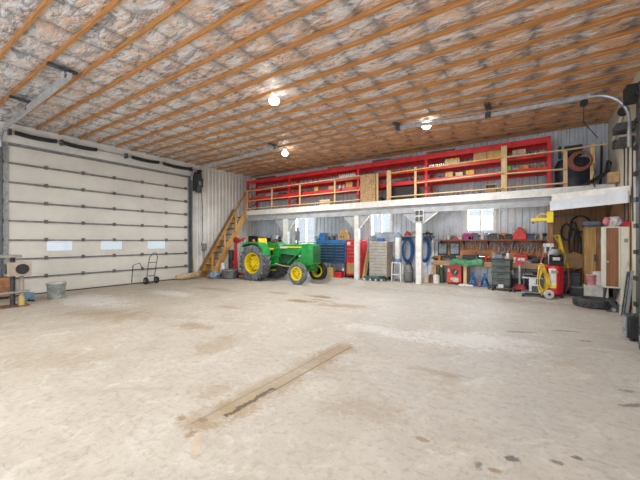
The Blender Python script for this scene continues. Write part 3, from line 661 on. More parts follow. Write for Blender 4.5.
row('glass_jar', 'dark jar on the upper rack shelf left of the second red upright', 'jar', 252, 286, 11, S2, [DKBOX], 'dark jars on the upper rack shelf', .05, .13, .3)
row('glass_jar', 'grey jar on the upper rack shelf right of the third red upright', 'jar', 379, 410, 10, S2, [GREY], 'grey jars on the upper rack shelf', .045, .12, .15)
row('oil_can', 'brown can on the lower rack shelf left of the fourth red upright', 'can', 404, 424, 7, S3, [BROWN], 'brown cans left of the fourth upright', .045, .13, .2)
row('glass_jar', 'amber jar on the lower rack shelf between orange box and right rack end', 'jar', 530, 545, 6, S3, [mat('amber_jar', (.5, .25, .06), .4)], 'amber jars at the right rack end', .04, .11, .2)
row('glass_jar', 'dark jar on the upper rack shelf near the right rack end', 'jar', 527, 545, 6, S2, [DKBOX], 'dark jars at the right rack end', .04, .12, .35)
row('oil_can', 'grey can on the loft floor right of the fourth red upright', 'can', 432, 478, 10, ZD, [GREY], 'grey cans on the loft floor', .06, .17, .3)
for px, L, m, lab in ((383, .9, DKSTEEL, 'bundle of dark bars lying on the rack top right of the third red upright'), (400, .7, GREY, 'grey bar lying on the rack top above the yellow rail'), (265, 1.2, DKSTEEL, 'dark bar lying on the rack top at the far left'), (440, .9, BROWN, 'brown pole lying on the rack top right of the fourth red upright'), (335, .7, DKBOX, 'dark plank on the rack beams left of the third red upright')):
    m_ = MB().bar((-L / 2, 0, .04), (L / 2, .05, .04), .07)
    o = solo('metal_bar', m_, m, lab, 'bar', (X(px, YK), YK + .022, S4 + .0))
    o.location.z = S4 - .005
crt = thing('wooden_crate', 'pale crate on the loft floor left of the strand board gate', 'crate', (X(326, YR + .25), YR + .28, ZD)); w = .25
for i in range(3): MB().box(-w, w, -.13, -.11, .02 + i * .09, .095 + i * .09).box(-w, w, .11, .13, .02 + i * .09, .095 + i * .09).build('slat', mat('pale_crate_wood', (.72, .62, .42), .7), crt)
MB().box(-w, -w + .02, -.11, .11, 0, .28).box(w - .02, w, -.11, .11, 0, .28).box(-w + .02, w - .02, -.11, .11, 0, .02).build('ends', mat('pale_crate_wood', (.72, .62, .42), .7), crt)
bx = thing('hollow_wooden_box', 'small open fronted wooden box on the loft floor left of the right wide post', 'box', (X(491, YR + .2), YR + .2, ZD + .0))
m = MB().box(-.15, .15, -.08, .08, .14, .16).box(-.15, .15, -.08, .08, .28, .30).box(-.15, -.13, -.08, .08, .16, .28).box(.13, .15, -.08, .08, .16, .28).box(-.13, .13, .06, .08, .16, .28); m.box(-.15, .15, -.08, .08, 0, .14); m.build('case', BENCH, bx); MB().box(-.12, .12, -.0, .05, .17, .24).build('dark_filler', BLACK, bx)
carton(402, 0, .9, .52, BLACK, 'black tote on the loft floor right of the strand board gate', ZD, .5, .05, name='storage_tote', cat='tote')
carton(375, 0, .5, .2, DKGREY, 'dark case on the loft floor behind the gate', ZD, .35, .05, name='tool_case', cat='case')
# big dark compressor tank, hose coil and cables at the right end of the loft
tk = thing('air_tank', 'big dark blue-black tank standing on the loft behind the right railing', 'tank', (X(573, YR + .6), YR + .65, ZD))
MB().lathe([(.30, 0), (.42, .05), (.42, .72), (.36, .86), (.10, .93)], n=28).build('vessel', mat('dark_tank_paint', (.03, .035, .055), .4), tk); MB().cyl((0, 0, .92), (0, 0, 1.2), .12).box(-.2, .2, -.16, .16, 1.0, 1.25).build('pump', BLACK, tk, bevel=.01)
MB().ring((-.3, 0, 1.12), .16, .03, 'x').build('flywheel', DKSTEEL, tk)
hc = thing('hose_coil', 'dull red hose coil hanging on the right railing of the loft', 'hose', (X(580, YR - .1), YR - .10, Z(580, 161, YR - .1)))
for k in range(4): MB().ring((.01 * k, -.012 * k, .01 * (k % 2)), .25 - .02 * k, .014, 'y', 26, 6).build('hose_loop', HOSEB, hc)
MB().tube([(.27, -.02, -.1), (.29, -.02, -.35), (.25, 0, -.55), (.3, .0, -.72)], .014, 6).build('hose_tail', BLACK, hc)
cc = thing('cable_bundle', 'black cables looped on the loft in the far right corner', 'cable', (X(603, 10.7), 10.72, ZD))
for k in range(4):
    d = .03 * k
    MB().tube([(-.45 + d, .1, .03 + d * .3), (-.2, .02 + d, .06 + d), (.02, .0 + d, .2 + d), (.14 - d, .04, .42 - d), (.18 - d, .12, .55), (.10, .2, .62 - d)], .018, 6).build('cable', BLACK, cc)
MB().ring((.12, .1, .45), .15, .018, 'x', 20, 6).build('cable_loop', BLACK, cc)
solo('conduit', MB().tube([(0, 0, 0), (.03, 0, .6), (.05, .08, 1.35)], .03, 6), DKSTEEL, 'dark upright conduit on the back wall right of the big loft tank', 'conduit', (X(600, 12.0), 12.05, ZD))
carton(614, 0, .2, .26, TAN, 'tan carton at the far right end of the loft against the right wall', ZD, .25, -.7)
# ------------------------------------------------------------------ stairs
SX0, SX1, SY0, SY1 = -12.42, -11.66, 8.85, 10.84
st = thing('staircase', 'steep orange timber staircase up the left wall to the loft', 'staircase', (SX0, SY0, 0))
W_ = SX1 - SX0; L_ = SY1 - SY0; n = 11
for x, nm in ((.02, 0), (W_ - .02, 1)):
    MB().prism([(0, 0), (.26, 0), (L_, ZD - .36), (L_, ZD - .02), (L_ - .10, ZD - .02), (-.02, .12)], x - .02, x + .02, 'yz').build('stringer', STAIRW, st, bevel=.004)
for k in range(1, n):
    y, z = L_ * k / n, ZD * k / n
    MB().box(.045, W_ - .045, y - .10, y + .17, z - .045, z).build('tread', TREADW, st, bevel=.004)
OLDW = woodmat('weathered_stair_timber', (.24, .12, .05), (.46, .27, .11), 1)
x = W_ + .03
MB().bar((x, -.05, .93), (x, L_ - .02, ZD + .92), .045, .10).build('handrail', OLDW, st, 'weathered brown handrail', bevel=.004)
MB().bar((.03, .0, .30), (.03, L_ - .05, ZD + .10), .03, .16).build('wall_string', OLDW, st, 'weathered brown board along the wall', bevel=.004)
for f in (.03, .36, .68, .98): MB().box(x - .022, x + .022, L_ * f - .04, L_ * f + .04, max(.0, ZD * f - .25 if f > .1 else 0), ZD * f + .93).build('baluster', STAIRW, st, bevel=.004)
# left wall foot: cloth roll, stick
cl = solo('rag_roll', MB().tube([(-.1, -.55, .1), (0, -.25, .12), (.05, 0, .13), (.0, .3, .16), (-.06, .55, .12)], [.07, .12, .11, .13, .06], 12), CLOTH, 'lumpy tan roll of cloth on the floor at the foot of the left wall', 'cloth', (XL + .35, YL(189, XL + .35), 0))
for i, v in enumerate(cl.data.vertices):
    v.co += Vector((noise.noise(v.co * 9), noise.noise(v.co * 9 + Vector((5, 0, 0))), max(0, noise.noise(v.co * 9 + Vector((0, 7, 0)))))) * .05
solo('wooden_stick', MB().bar((0, 0, 0), (-.16, .03, .85), .035), LUMBZ, 'upright wooden stick leaning on the left wall behind the cloth roll', 'stick', (XL + .22, YL(194, XL + .2), .0))
# hand truck ---------------------------------------------------------------------
p = G(150, 283); ht = thing('hand_truck', 'dark two wheeled hand truck leaning on the big left door', 'hand truck', (XL + .42, YL(150, XL + .4), 0), R(-90))
m = MB()
for s in (-1, 1): m.tube([(s * .14, 0, .12), (s * .15, .14, .7), (s * .15, .24, 1.0), (s * .05, .32, 1.16), (0, .33, 1.17)], .014, 8)
m.build('frame', DKSTEEL, ht)
for z in (.3, .55, .8): MB().bar((-.15, .03 + z * .16, z), (.15, .03 + z * .16, z), .025).build('crossbar', DKSTEEL, ht)
for s in (-1, 1):
    w = MB().lathe([(.05, -.035), (.12, -.04), (.13, 0), (.12, .04), (.05, .035)], (s * .2, .08, .13), 'x', 20).build('wheel', RUBBER, ht)
    MB().cyl((s * .2 - .045, .08, .13), (s * .2 + .045, .08, .13), .05).build('hub', GREY, w)
MB().box(-.2, .2, -.28, .0, .01, .025).build('toe_plate', DKSTEEL, ht)
MB().tube([(.3, .1, .55), (.42, .05, .8), (.62, .0, .72), (.66, -.02, .1)], .016, 6).build('loose_hose', BLACK, ht)
# bucket by the door -------------------------------------------------------------
p = G(56.5, 298); bk = thing('trash_bucket', 'grey ribbed plastic bucket on the floor in front of the big left door', 'bucket', p)
q = []
for i in range(0, 8): q.append((.185 + .004 * i + (.004 if i % 2 else 0), .05 * i))
MB().lathe(q + [(.225, .38), (.23, .43), (.21, .43), (.19, .05), (0.001, .04)], n=28).build('tub', mat('weathered_bucket', (.33, .36, .33), .7, var=.35), bk)
MB().ring((0, 0, .425), .228, .015, n=28).build('rim', mat('pale_bucket_rim', (.55, .60, .68), .5), bk)
MB().blob((.03, 0, .40), .17, .17, .06, .4, 4, 3).build('rubbish', mat('rubbish', (.6, .6, .6), .8, var=.5), bk)
MB().tube([(.24, -.02, .44), (.25, -.1, .40), (.2, -.16, .38)], .009, 6).build('handle', STEEL, bk)
# steel work stand at the left edge ----------------------------------------------
p = G(17, 306); sy = p.y
ws = thing('pipe_stand', 'steel welding stand on two round pipes at the left edge', 'stand', (p.x, p.y, 0), R(90))
zt = 1.6 + (241 - 256) / F * ((p.y) / ray(17)[1])
MB().box(-.9, .05, -.22, .22, zt - .03, zt + .03).build('table_top', mat('grimy_steel_top', (.36, .33, .28), .6, .2, var=.3), ws, bevel=.006)
MB().box(-.95, .2, -.2, .2, .0, .03).build('base_plate', BROWN, ws)
MB().cyl((-.07, .03, .03), (-.07, .03, zt - .03), .05).build('leg', DKGREY, ws)
MB().cyl((.06, -.12, .03), (.06, -.12, .26), .06).build('leg_sleeve', mat('dull_yellow_paint', (.55, .42, .14), .6), ws, 'dull yellow pipe foot')
MB().cyl((.06, -.12, .26), (.06, -.12, zt - .47), .045).build('leg', mat('tan_pipe', (.42, .36, .28), .6), ws)
MB().cyl((-.7, .1, .03), (-.7, .1, zt - .03), .06).build('leg', DKGREY, ws)
MB().cyl((-.9, -.16, .34), (.2, -.16, .36), .03).build('cross_pipe', GALV, ws)
hb = thing('twin_fan_box', 'tan metal box with two round black openings hanging under the pipe stand top', 'fan box', (p.x + .0, p.y - .07, zt - .47), R(90))
MB().box(-.18, .26, -.36, -.10, 0, .33).build('case', mat('dull_tan_metal', (.42, .35, .29), .55, var=.2), hb, bevel=.012)
MB().lathe([(.115, -.378), (.125, -.365), (.001, -.36)], (.09, 0, .165), 'y', 24).build('front_opening', BLACK, hb)
MB().lathe([(.10, -.20), (.105, -.185), (.001, -.181)], (0, -.25, .165), 'x', 24).build('side_opening', BLACK, hb)
MB().box(-.45, -.182, -.3, -.25, .25, .30).build('mount_bar', DKSTEEL, hb)
pc = G(2, 301); oc = thing('orange_case', 'rusty orange metal case at the left edge under the pipe stand', 'case', (pc.x - .45, pc.y + .05, 0), R(90))
MB().box(-.5, .28, -.16, .16, .06, .58).build('body', mat('rusty_orange', (.42, .20, .085), .6, var=.4), oc, bevel=.02)
MB().box(-.4, .15, -.13, .13, 0, .06).build('skid', BLACK, oc)
pb = G(29, 300); cb = thing('cable_reel', 'small blue block with cord on the floor between stand and grey bucket', 'reel', (pb.x, pb.y, 0))
MB().box(-.09, .09, -.1, .1, 0, .2).cyl((-.07, -.11, .1), (.07, -.11, .1), .05).build('body', mat('faded_blue', (.2, .36, .52), .5), cb, bevel=.015)
MB().tube([(.08, -.02, .04), (.2, -.06, .02), (.3, .03, .02), (.4, .0, .02)], .018, 6).build('cord', BLACK, cb)

# ------------------------------------------------------------------ tractor
TX, TY = X(252.8, 9.25), 10.0
tr = thing('tractor', 'green farm tractor with yellow wheels parked in front of the stairs', 'tractor', (TX, TY, .012))
RR, RW = .70, .42; RRIM = .44
def wheel(name, x, y, rad, wid, rim, sgn, lug, rub):
    r = rad; hw = wid / 2
    t = MB().lathe([(rim, -hw * .75), (rim + .04, -hw * .95), (r * .86, -hw), (r * .95, -hw * .82), (r * .965, 0), (r * .95, hw * .82), (r * .86, hw), (rim + .04, hw * .95), (rim, hw * .75), (rim - .03, 0)], (x, y, rad), 'y', 40, True)
    if lug:
        nl = 22
        for k in range(nl):
            for s in (-1, 1):
                a = 2 * PI * (k + (.5 if s > 0 else 0)) / nl
                mt = Matrix.Translation((x, y, rad)) @ Matrix.Rotation(a, 4, 'Y') @ Matrix.Translation((0, s * hw * .5, r * .965)) @ Matrix.Rotation(s * R(48), 4, 'Z')
                t.boxm(mt, .055, hw * 1.25, .085)
    else:
        for g in (-.5, 0, .5): t.ring((x, y + g * wid * .7, rad), r * .965, .018, 'y', 40, 6)
    o = t.build(name, rub, tr)
    f = sgn * hw
    rm = MB().lathe([(rim + .015, f * .80), (rim + .01, f * .88), (rim - .03, f * .82), (rim - .04, f * .4), (rim - .045, -f * .85), (rim + .01, -f * .85)], (x, y, rad), 'y', 40, True).build('rim', YELLOW, o)
    dk = MB().lathe([(rim * .70, -f * .02), (rim * .66, f * .10), (rim * .52, f * .22), (rim * .30, f * .34), (.001, f * .34), (.001, -f * .1), (rim * .6, -f * .1)], (x, y, rad), 'y', 32)
    for k in range(4):
        a = 2 * PI * (k + .5) / 4; dk.boxm(Matrix.Translation((x, y, rad)) @ Matrix.Rotation(a, 4, 'Y') @ Matrix.Translation((rim * .8, -f * .03, 0)), rim * .36, abs(f) * .12, rim * .12)
    dk.build('wheel_disc', YELLOW, o)
    hb_ = MB().lathe([(rim * .34, f * .34), (rim * .32, f * .58), (rim * .16, f * .68), (.001, f * .68)], (x, y, rad), 'y', 20)
    hb_.build('hub', YELLOW, o)
    bl = MB()
    for k in range(8):
        a = 2 * PI * k / 8; c = (x + math.cos(a) * rim * .46, y + f * .27, rad + math.sin(a) * rim * .46); bl.cyl(c, (c[0], c[1] + sgn * .03, c[2]), .016, n=6)
    bl.build('lug_nuts', DKSTEEL, o)
    return o
wheel('rear_wheel', 0, -.62, RR, RW, .41, -1, True, DUSTYR); wheel('rear_wheel', 0, .62, RR, RW, .41, 1, True, DUSTYR)
FXA = X(297, 9.3) - TX; FR = .395
wheel('front_wheel', FXA, -.66, FR, .2, .245, -1, False, DUSTYR); wheel('front_wheel', FXA, .66, FR, .2, .245, 1, False, RUBBER)
# chassis
MB().box(-.35, .85, -.17, .17, .52, .98).cyl((0, -.42, .70), (0, .42, .70), .12).box(-.3, .3, -.26, .26, .58, .90).build('transmission', GREEN, tr, bevel=.03)
MB().box(.85, 1.75, -.19, .19, .56, .95).box(1.0, 1.6, -.23, .23, .70, 1.02).build('engine', mat('dark_engine_green', (.01, .075, .03), .5, var=.4), tr, bevel=.02)
MB().box(1.55, 2.5, -.16, .16, .54, .72).build('front_frame', GREEN, tr, bevel=.02)
MB().box(FXA - .07, FXA + .07, -.56, .56, .42, .52).box(FXA - .1, FXA + .1, -.12, .12, .45, .62).build('front_axle', GREEN, tr, bevel=.015)
for s in (-1, 1): MB().cyl((FXA, s * .52, .36), (FXA, s * .52, .60), .045).cyl((FXA, s * .5, FR), (FXA, s * .58, FR), .05).build('spindle', GREEN, tr)
# hood: rounded box lofted
def loft(secs):
    m = MB(); k = len(secs[0][1])
    for x, pr in secs: m.v += [(x, y, z) for y, z in pr]
    for i in range(len(secs) - 1):
        for j in range(k): m.f.append((i * k + j, i * k + (j + 1) % k, (i + 1) * k + (j + 1) % k, (i + 1) * k + j))
    m.f += [tuple(range(k)), tuple(range((len(secs) - 1) * k, len(secs) * k))[::-1]]; return m
def hs(w, zb, zt_): return [(-w, zb), (-w, zt_ - .09), (-w * .9, zt_ - .03), (-w * .6, zt_), (w * .6, zt_), (w * .9, zt_ - .03), (w, zt_ - .09), (w, zb)]
HX0, HX1 = .98, 2.62
loft([(HX0, hs(.24, 1.10, 1.42)), (HX0 + .06, hs(.26, 1.08, 1.45)), (1.7, hs(.275, 1.06, 1.48)), (2.05, hs(.28, 1.04, 1.49)), (2.12, hs(.28, 1.04, 1.49))]).build('hood', GREEN, tr)
loft([(2.122, hs(.29, .66, 1.50)), (2.40, hs(.29, .66, 1.51)), (2.47, hs(.275, .68, 1.49)), (HX1, hs(.25, .72, 1.44))]).build('nose_cowl', GREEN, tr)
g = MB().box(HX1 - .01, HX1 + .012, -.2, .2, .78, 1.38).build('grille', DGREEN, tr)
for k in range(9): MB().box(HX1 + .012, HX1 + .02, -.19, .19, .80 + k * .065, .815 + k * .065).build('grille_bar', GREEN, g)
for s in (-1, 1):
    MB().box(1.05, 2.12, s * .283 - .004, s * .283 + .004, 1.325, 1.375).build('stripe', YELLOW, tr, 'yellow stripe on the hood')
    MB().box(1.05, 1.42, s * .288 - .004, s * .288 + .004, 1.30, 1.37).build('decal', WHITE, tr, 'white decal on the hood')
    MB().bar((1.45, s * .30, .72), (2.10, s * .30, 1.22), .05, .03).build('side_brace', mat('bright_green_paint', (.03, .42, .10), .4), tr)
    MB().prism([(2.12, 1.03), (2.12, .68), (1.65, .66), (1.70, .78)], s * .26 - .012, s * .26 + .012).build('side_panel', GREEN, tr)
    fp = [(-.62, 1.36), (-.50, 1.50), (-.15, 1.56), (.32, 1.52), (.55, 1.30), (.62, 1.02), (.58, 1.0), (.50, 1.26), (.28, 1.46), (-.15, 1.50), (-.46, 1.45), (-.58, 1.34)]
    MB().prism(fp, s * .36, s * .80).build('fender', GREEN, tr)
    MB().prism([(-.5, 1.0), (-.5, 1.46), (-.15, 1.51), (.28, 1.47), (.5, 1.26), (.56, 1.0)], s * .36 - .012, s * .36 + .012).build('fender_side', GREEN, tr)
    MB().cyl((-.0, s * .7, 1.55), (-.0, s * .7, 1.66), .05).build('fender_lamp', ORANGE, tr, 'small orange fender lamp')
    MB().box(.55, .98, s * .38 - .14, s * .38 + .14, .62, .66).build('foot_plate', GREEN, tr)
MB().box(.62, 1.0, -.2, .2, .95, 1.30).prism([(.72, 1.30), (1.0, 1.42), (1.0, 1.28), (.66, 1.2)], -.22, .22).build('dash_console', GREEN, tr, bevel=.02)
MB().cyl((.72, 0, 1.30), (.60, 0, 1.58), .025).build('steering_column', DKSTEEL, tr)
sw = MB(); c = Vector((.59, 0, 1.60)); ax = Vector((-.12, 0, .28)).normalized(); u = Vector((0, 1, 0)); v = ax.cross(u)
sw.tube([c + (u * math.cos(2 * PI * i / 22) + v * math.sin(2 * PI * i / 22)) * .2 for i in range(22)], .017, 6, True)
for k in range(3): sw.bar(c, c + (u * math.cos(2.1 * k) + v * math.sin(2.1 * k)) * .2, .02)
sw.build('steering_wheel', BLACK, tr)
ss = MB().box(-.12, .34, -.23, .23, 1.18, 1.30).build('seat', YELLOW, tr, 'yellow seat cushion', bevel=.04)
MB().boxm(Matrix.Translation((-.17, 0, 1.5)) @ Matrix.Rotation(R(-10), 4, 'Y'), .09, .48, .42).build('seat_back', YELLOW, tr, 'yellow seat back', bevel=.035)
MB().box(-.05, .25, -.14, .14, .97, 1.18).build('seat_base', BLACK, tr)
MB().cyl((1.72, -.02, 1.46), (1.72, -.02, 1.60), .035).cyl((1.72, -.02, 1.60), (1.72, -.02, 1.98), .085).cyl((1.72, -.02, 1.98), (1.72, -.02, 2.12), .04).build('exhaust_stack', mat('grey_exhaust', (.14, .15, .17), .6), tr, 'grey exhaust muffler')
MB().tube([(.9, -.42, .70), (1.3, -.4, .62), (1.6, -.3, .60), (FXA - .1, -.5, .45)], .02, 6).build('steering_rod', mat('brassy_rod', (.5, .38, .16), .5), tr)
MB().box(.45, .95, -.32, -.2, .45, .62).build('step_tank', BLACK, tr, bevel=.02)
for s in (-1, 1): MB().bar((-.3, s * .25, .45), (-.85, s * .28, .42), .05, .06).build('lift_arm', DKGREY, tr)

# things between stairs and tractor ----------------------------------------------
p = G(230, 278.3); tb = thing('feed_tub', 'low grey rubber tub on the floor between the stairs and the big tractor wheel', 'tub', (p.x, p.y, fl(p.y)))
MB().lathe([(.22, 0), (.30, .04), (.345, .30), (.36, .36), (.33, .36), (.28, .06), (.001, .05)], n=28).build('bowl', mat('dusty_grey_rubber', (.16, .17, .17), .8, var=.4), tb); MB().ring((0, 0, .36), .345, .02, n=28).build('rim', GREY, tb)
ey = 9.75
eh = thing('engine_hoist', 'red engine hoist with steel ram behind the tractor beside the stairs', 'hoist', (X(235.5, 9.68), 9.70, 0))
for s in (-1, 1): MB().box(s * .16 - .035, s * .16 + .035, -.08, .5, .09, .16).build('base_leg', RED, eh); MB().cyl((s * .16 - .02, -.04, .045), (s * .16 + .02, -.04, .045), .045).build('caster', BLACK, eh)
MB().box(-.195, .195, -.06, .04, .16, .24).box(-.05, .05, -.06, .04, .24, 1.55).build('mast', RED, eh, bevel=.006)
MB().bar((-.06, 0, 1.50), (.36, .2, 1.72), .10).build('boom', RED, eh, bevel=.006)
MB().cyl((.08, .0, .5), (.14, .05, 1.1), .035).cyl((.14, .05, 1.1), (.2, .1, 1.58), .022).build('ram', STEEL, eh)
for x in (-.15, .15): MB().bar((x, -.02, .24), (x * .3, -.02, 1.15), .035).build('stay', RED, eh)
MB().box(-.14, .14, -.07, -.06, .6, .75).build('cross_plate', RED, eh)
MB().tube([(.34, .19, 1.68), (.34, .19, 1.4)], .012, 6).ring((.34, .19, 1.33), .06, .014, 'y', 14, 6).build('hook', STEEL, eh)
MB().blob((.06, -.02, 1.64), .17, .12, .13, .3, 4, 9).build('red_cloth', mat('red_cloth', (.5, .03, .03), .9, var=.4), eh, 'red rag over the boom')
dr = thing('oil_drum', 'black drum standing between the stairs and the red hoist', 'drum', (-11.42, 9.78, 0))
MB().lathe([(.14, 0), (.145, .02), (.145, .38), (.152, .40), (.145, .42), (.145, .80), (.152, .82), (.145, .84), (.145, 1.18), (.14, 1.2), (.001, 1.19)], n=26).build('shell', mat('black_drum_paint', (.03, .03, .035), .5), dr); MB().cyl((.06, 0, 1.19), (.06, 0, 1.22), .03).build('bung', STEEL, dr)
jx = -11.44; jg = thing('white_jug', 'white plastic jug on the floor behind the grey tub under the stairs', 'jug', (jx, 9.3, 0))
MB().lathe([(.09, 0), (.10, .02), (.10, .5), (.06, .62), (.045, .66)], n=18).build('body', WHITE, jg); MB().cyl((0, 0, .66), (0, 0, .70), .05).build('cap', BLUE, jg)
solo('crumpled_tarp', MB().blob((0, 0, .15), .19, .24, .16, .7, 3.2, 4, 20), mat('grey_blue_tarp', (.35, .42, .52), .6, var=.5, scale=9), 'crumpled grey blue tarp on the floor at the foot of the stairs', 'tarp', (-11.39, 8.85, .01))
# ================================================================== things under the loft
F0 = RISE
def WZ(px, py, y): return max(F0, Z(px, py, y))
def xr(p0, p1, y): return X(p0, y), X(p1, y)
# shelving with dark goods behind the tractor
y = 11.55; x0, x1 = xr(248, 285, y); zt = WZ(266, 242, y)
sv = thing('shelving_unit', 'dark steel shelving unit behind the tractor under the left end of the loft', 'shelf unit', ((x0 + x1) / 2, y, F0)); hw = (x1 - x0) / 2
for sx in (-1, 1):
    for yy in (-.2, .2): MB().box(sx * hw - .02, sx * hw + .02, yy - .02, yy + .02, 0, zt - F0 - .02).build('post', DKSTEEL, sv)
for z in (.25, .75, zt - F0 - .02): MB().box(-hw, hw, -.22, .22, z - .02, z).build('shelf', DKSTEEL, sv)
def onshelf(name, label, cat, px, y, w, h, z, m, d=.22, kind='box', m2=None, group=None, rz=0):
    t = thing(name, label, cat, (X(px, y), y, z), rz, group)
    if kind == 'box':
        MB().box(-w / 2, w / 2, -d / 2, d / 2, 0, h * .82).build('body', m, t, bevel=min(.01, h * .08)); MB().box(-w / 2 + .01, w / 2 - .01, -d / 2 + .01, d / 2 - .01, h * .82, h).build('lid', m2 or m, t, bevel=.004)
    elif kind == 'can':
        MB().lathe([(w * .46, 0), (w / 2, .008), (w / 2, h * .92), (w * .46, h * .93)], n=18).build('body', m, t); MB().cyl((0, 0, h * .93), (0, 0, h), w * .36, n=14).build('lid', m2 or m, t)
    elif kind == 'jug':
        MB().lathe([(w * .42, 0), (w / 2, .015), (w / 2, h * .6), (w * .22, h * .84), (w * .2, h * .9)], n=16).build('body', m, t); MB().cyl((0, 0, h * .9), (0, 0, h), w * .24, n=12).build('cap', m2 or BLACK, t)
        MB().tube([(w * .2, 0, h * .85), (w * .42, 0, h * .85), (w * .5, 0, h * .6)], .014, 6).build('handle', m, t)
    elif kind == 'tool':   # drill or grinder shape
        MB().cyl((-w / 2, 0, h * .7), (w * .2, 0, h * .72), h * .24, n=12).cyl((w * .2, 0, h * .72), (w / 2, 0, h * .72), h * .1, n=10).build('motor', m, t)
        MB().bar((-w * .25, 0, h * .6), (-w * .35, 0, h * .12), h * .22).build('grip', m2 or BLACK, t, bevel=.006); MB().box(-w * .5, -w * .12, -.04, .04, 0, h * .16).build('battery', m2 or BLACK, t, bevel=.005)
    elif kind == 'pile':
        MB().blob((0, 0, h * .42), w / 2, d / 2, h * .42, .5, 4, px, 14).build('heap', m, t); MB().tube([(-w / 2, -.05, h * .3), (-w * .1, -d * .5, h * .5), (w * .4, -d * .4, h * .2)], .014, 6).build('cord', m2 or BLACK, t)
    elif kind == 'vise':
        MB().box(-w * .3, w * .3, -d / 2, d / 2, 0, h * .25).box(-w * .12, w * .12, -d * .4, d * .2, h * .25, h * .55).build('base', m, t, bevel=.006)
        MB().box(-w * .22, w * .22, -d * .15, d * .25, h * .55, h).build('fixed_jaw', m, t, bevel=.008); MB().box(-w * .22, w * .22, -d * .6, -d * .25, h * .55, h).build('moving_jaw', m, t, bevel=.008)
        MB().cyl((-w * .4, -d * .75, h * .68), (w * .4, -d * .75, h * .68), .012, n=6).cyl((0, -d * .78, h * .68), (0, -d * .2, h * .68), .022, n=8).build('screw', STEEL, t)
    return t
for px, w, h, m, k, lab in ((253, .38, .30, BLACK, 'box', 'black case at the left end of the dark shelving behind the tractor'), (261, .34, .26, DKGREY, 'tool', 'dark power tool second from the left on the dark shelving'), (268, .3, .2, BLACK, 'box', 'low black box in the middle of the dark shelving behind the tractor'),
                            (273, .2, .34, GREY, 'can', 'grey can right of the low black box on the dark shelving'), (277, .17, .38, WHITE, 'jug', 'white jug near the right end of the dark shelving behind the tractor'), (282, .22, .26, DKGREY, 'box', 'dark grey box at the right end of the dark shelving')):
    onshelf({'box': 'case', 'tool': 'power_tool', 'can': 'can', 'jug': 'jug'}[k], lab, k, px, 11.52, w, h, zt + .001, m, .3, k)
# blue tool chest on a low table
y = 11.3; x0, x1 = xr(316, 345.5, y); z0, z1 = WZ(330, 262, y), WZ(330, 240, y); hw = (x1 - x0) / 2; xc = (x0 + x1) / 2
tb_ = thing('low_table', 'dark steel table carrying the wide blue tool chest', 'table', (xc, y + .25, F0))
MB().box(-hw, hw, -.25, .25, z0 - F0 - .04, z0 - F0).build('table_top', DKSTEEL, tb_)
for sx in (-1, 1):
    for yy in (-.22, .22): MB().box(sx * (hw - .04) - .025, sx * (hw - .04) + .025, yy - .025, yy + .025, 0, z0 - F0 - .04).build('leg', DKSTEEL, tb_)
ch = thing('tool_chest', 'wide blue tool chest with navy drawers on a dark table behind the tractor nose', 'tool chest', (xc, y + .25, z0 + .001)); hh = z1 - z0
MB().box(-hw, hw, -.235, .235, 0, hh * .97).build('case', BLUE, ch, bevel=.012)
MB().box(-hw - .005, hw + .005, -.245, .24, hh * .84, hh).build('lid', BLUE, ch, bevel=.012)
for col_ in range(3):
    for r_ in range(6):
        a = -hw + .03 + col_ * (2 * hw - .06) / 3; b = a + (2 * hw - .06) / 3 - .02; zz = hh * (.04 + .13 * r_)
        d = MB().box(a, b, -.25, -.236, zz, zz + hh * .115).build('drawer', NAVY, ch, smooth=False)
        MB().box(a + .03, b - .03, -.265, -.25, zz + hh * .095, zz + hh * .11).build('handle', STEEL, d, smooth=False)
for px, w, h, m, k, nm, lab in ((318.5, .34, .28, LBLUE, 'pile', 'shop_cloth', 'pale blue cloth heap on the left end of the blue tool chest'), (324, .3, .3, BLUE, 'box', 'tool_case', 'blue case on the blue tool chest right of the cloth heap'), (331, .34, .24, GREY, 'tool', 'power_tool', 'grey power tool on the middle of the blue tool chest'),
                                (336, .26, .28, STEEL, 'tool', 'grinder', 'silver grinder on the blue tool chest left of the brown toolbox'), (327.5, .22, .2, DKGREY, 'can', 'can', 'dark can on the blue tool chest between blue case and grey power tool')):
    onshelf(nm, lab, nm.replace('_', ' '), px, y + .22, w, h, z1 + .002, m, .26, k)
bb = thing('wooden_tool_box', 'brown two tier box on the right end of the blue tool chest', 'box', (X(344, y + .2), y + .2, z1 + .002))
MB().box(-.2, .2, -.14, .14, 0, .24).build('lower_tier', mat('ochre_box', (.42, .27, .10), .7), bb, bevel=.01); MB().box(-.12, .12, -.1, .1, .24, .42).build('upper_tier', mat('ochre_box', (.42, .27, .10), .7), bb, bevel=.01)
MB().cyl((-.06, -.145, .12), (-.06, -.135, .12), .035).cyl((.06, -.145, .12), (.06, -.135, .12), .035).build('dials', BLACK, bb)
yb = 11.2
onshelf('cardboard_box', 'tan box on the floor under the table of the blue tool chest', 'box', 332, yb + .2, .3, .36, F0, TAN, .3)
onshelf('fuel_can', 'small red fuel can on the floor under the blue tool chest', 'fuel can', 339, yb, .32, .27, F0, RED, .22, 'box', BLACK)
onshelf('spray_jug', 'white jug with green cap on the floor left of the red tool cabinet', 'jug', 343.5, yb + .25, .17, .42, F0, WHITE, .2, 'jug', LIME)
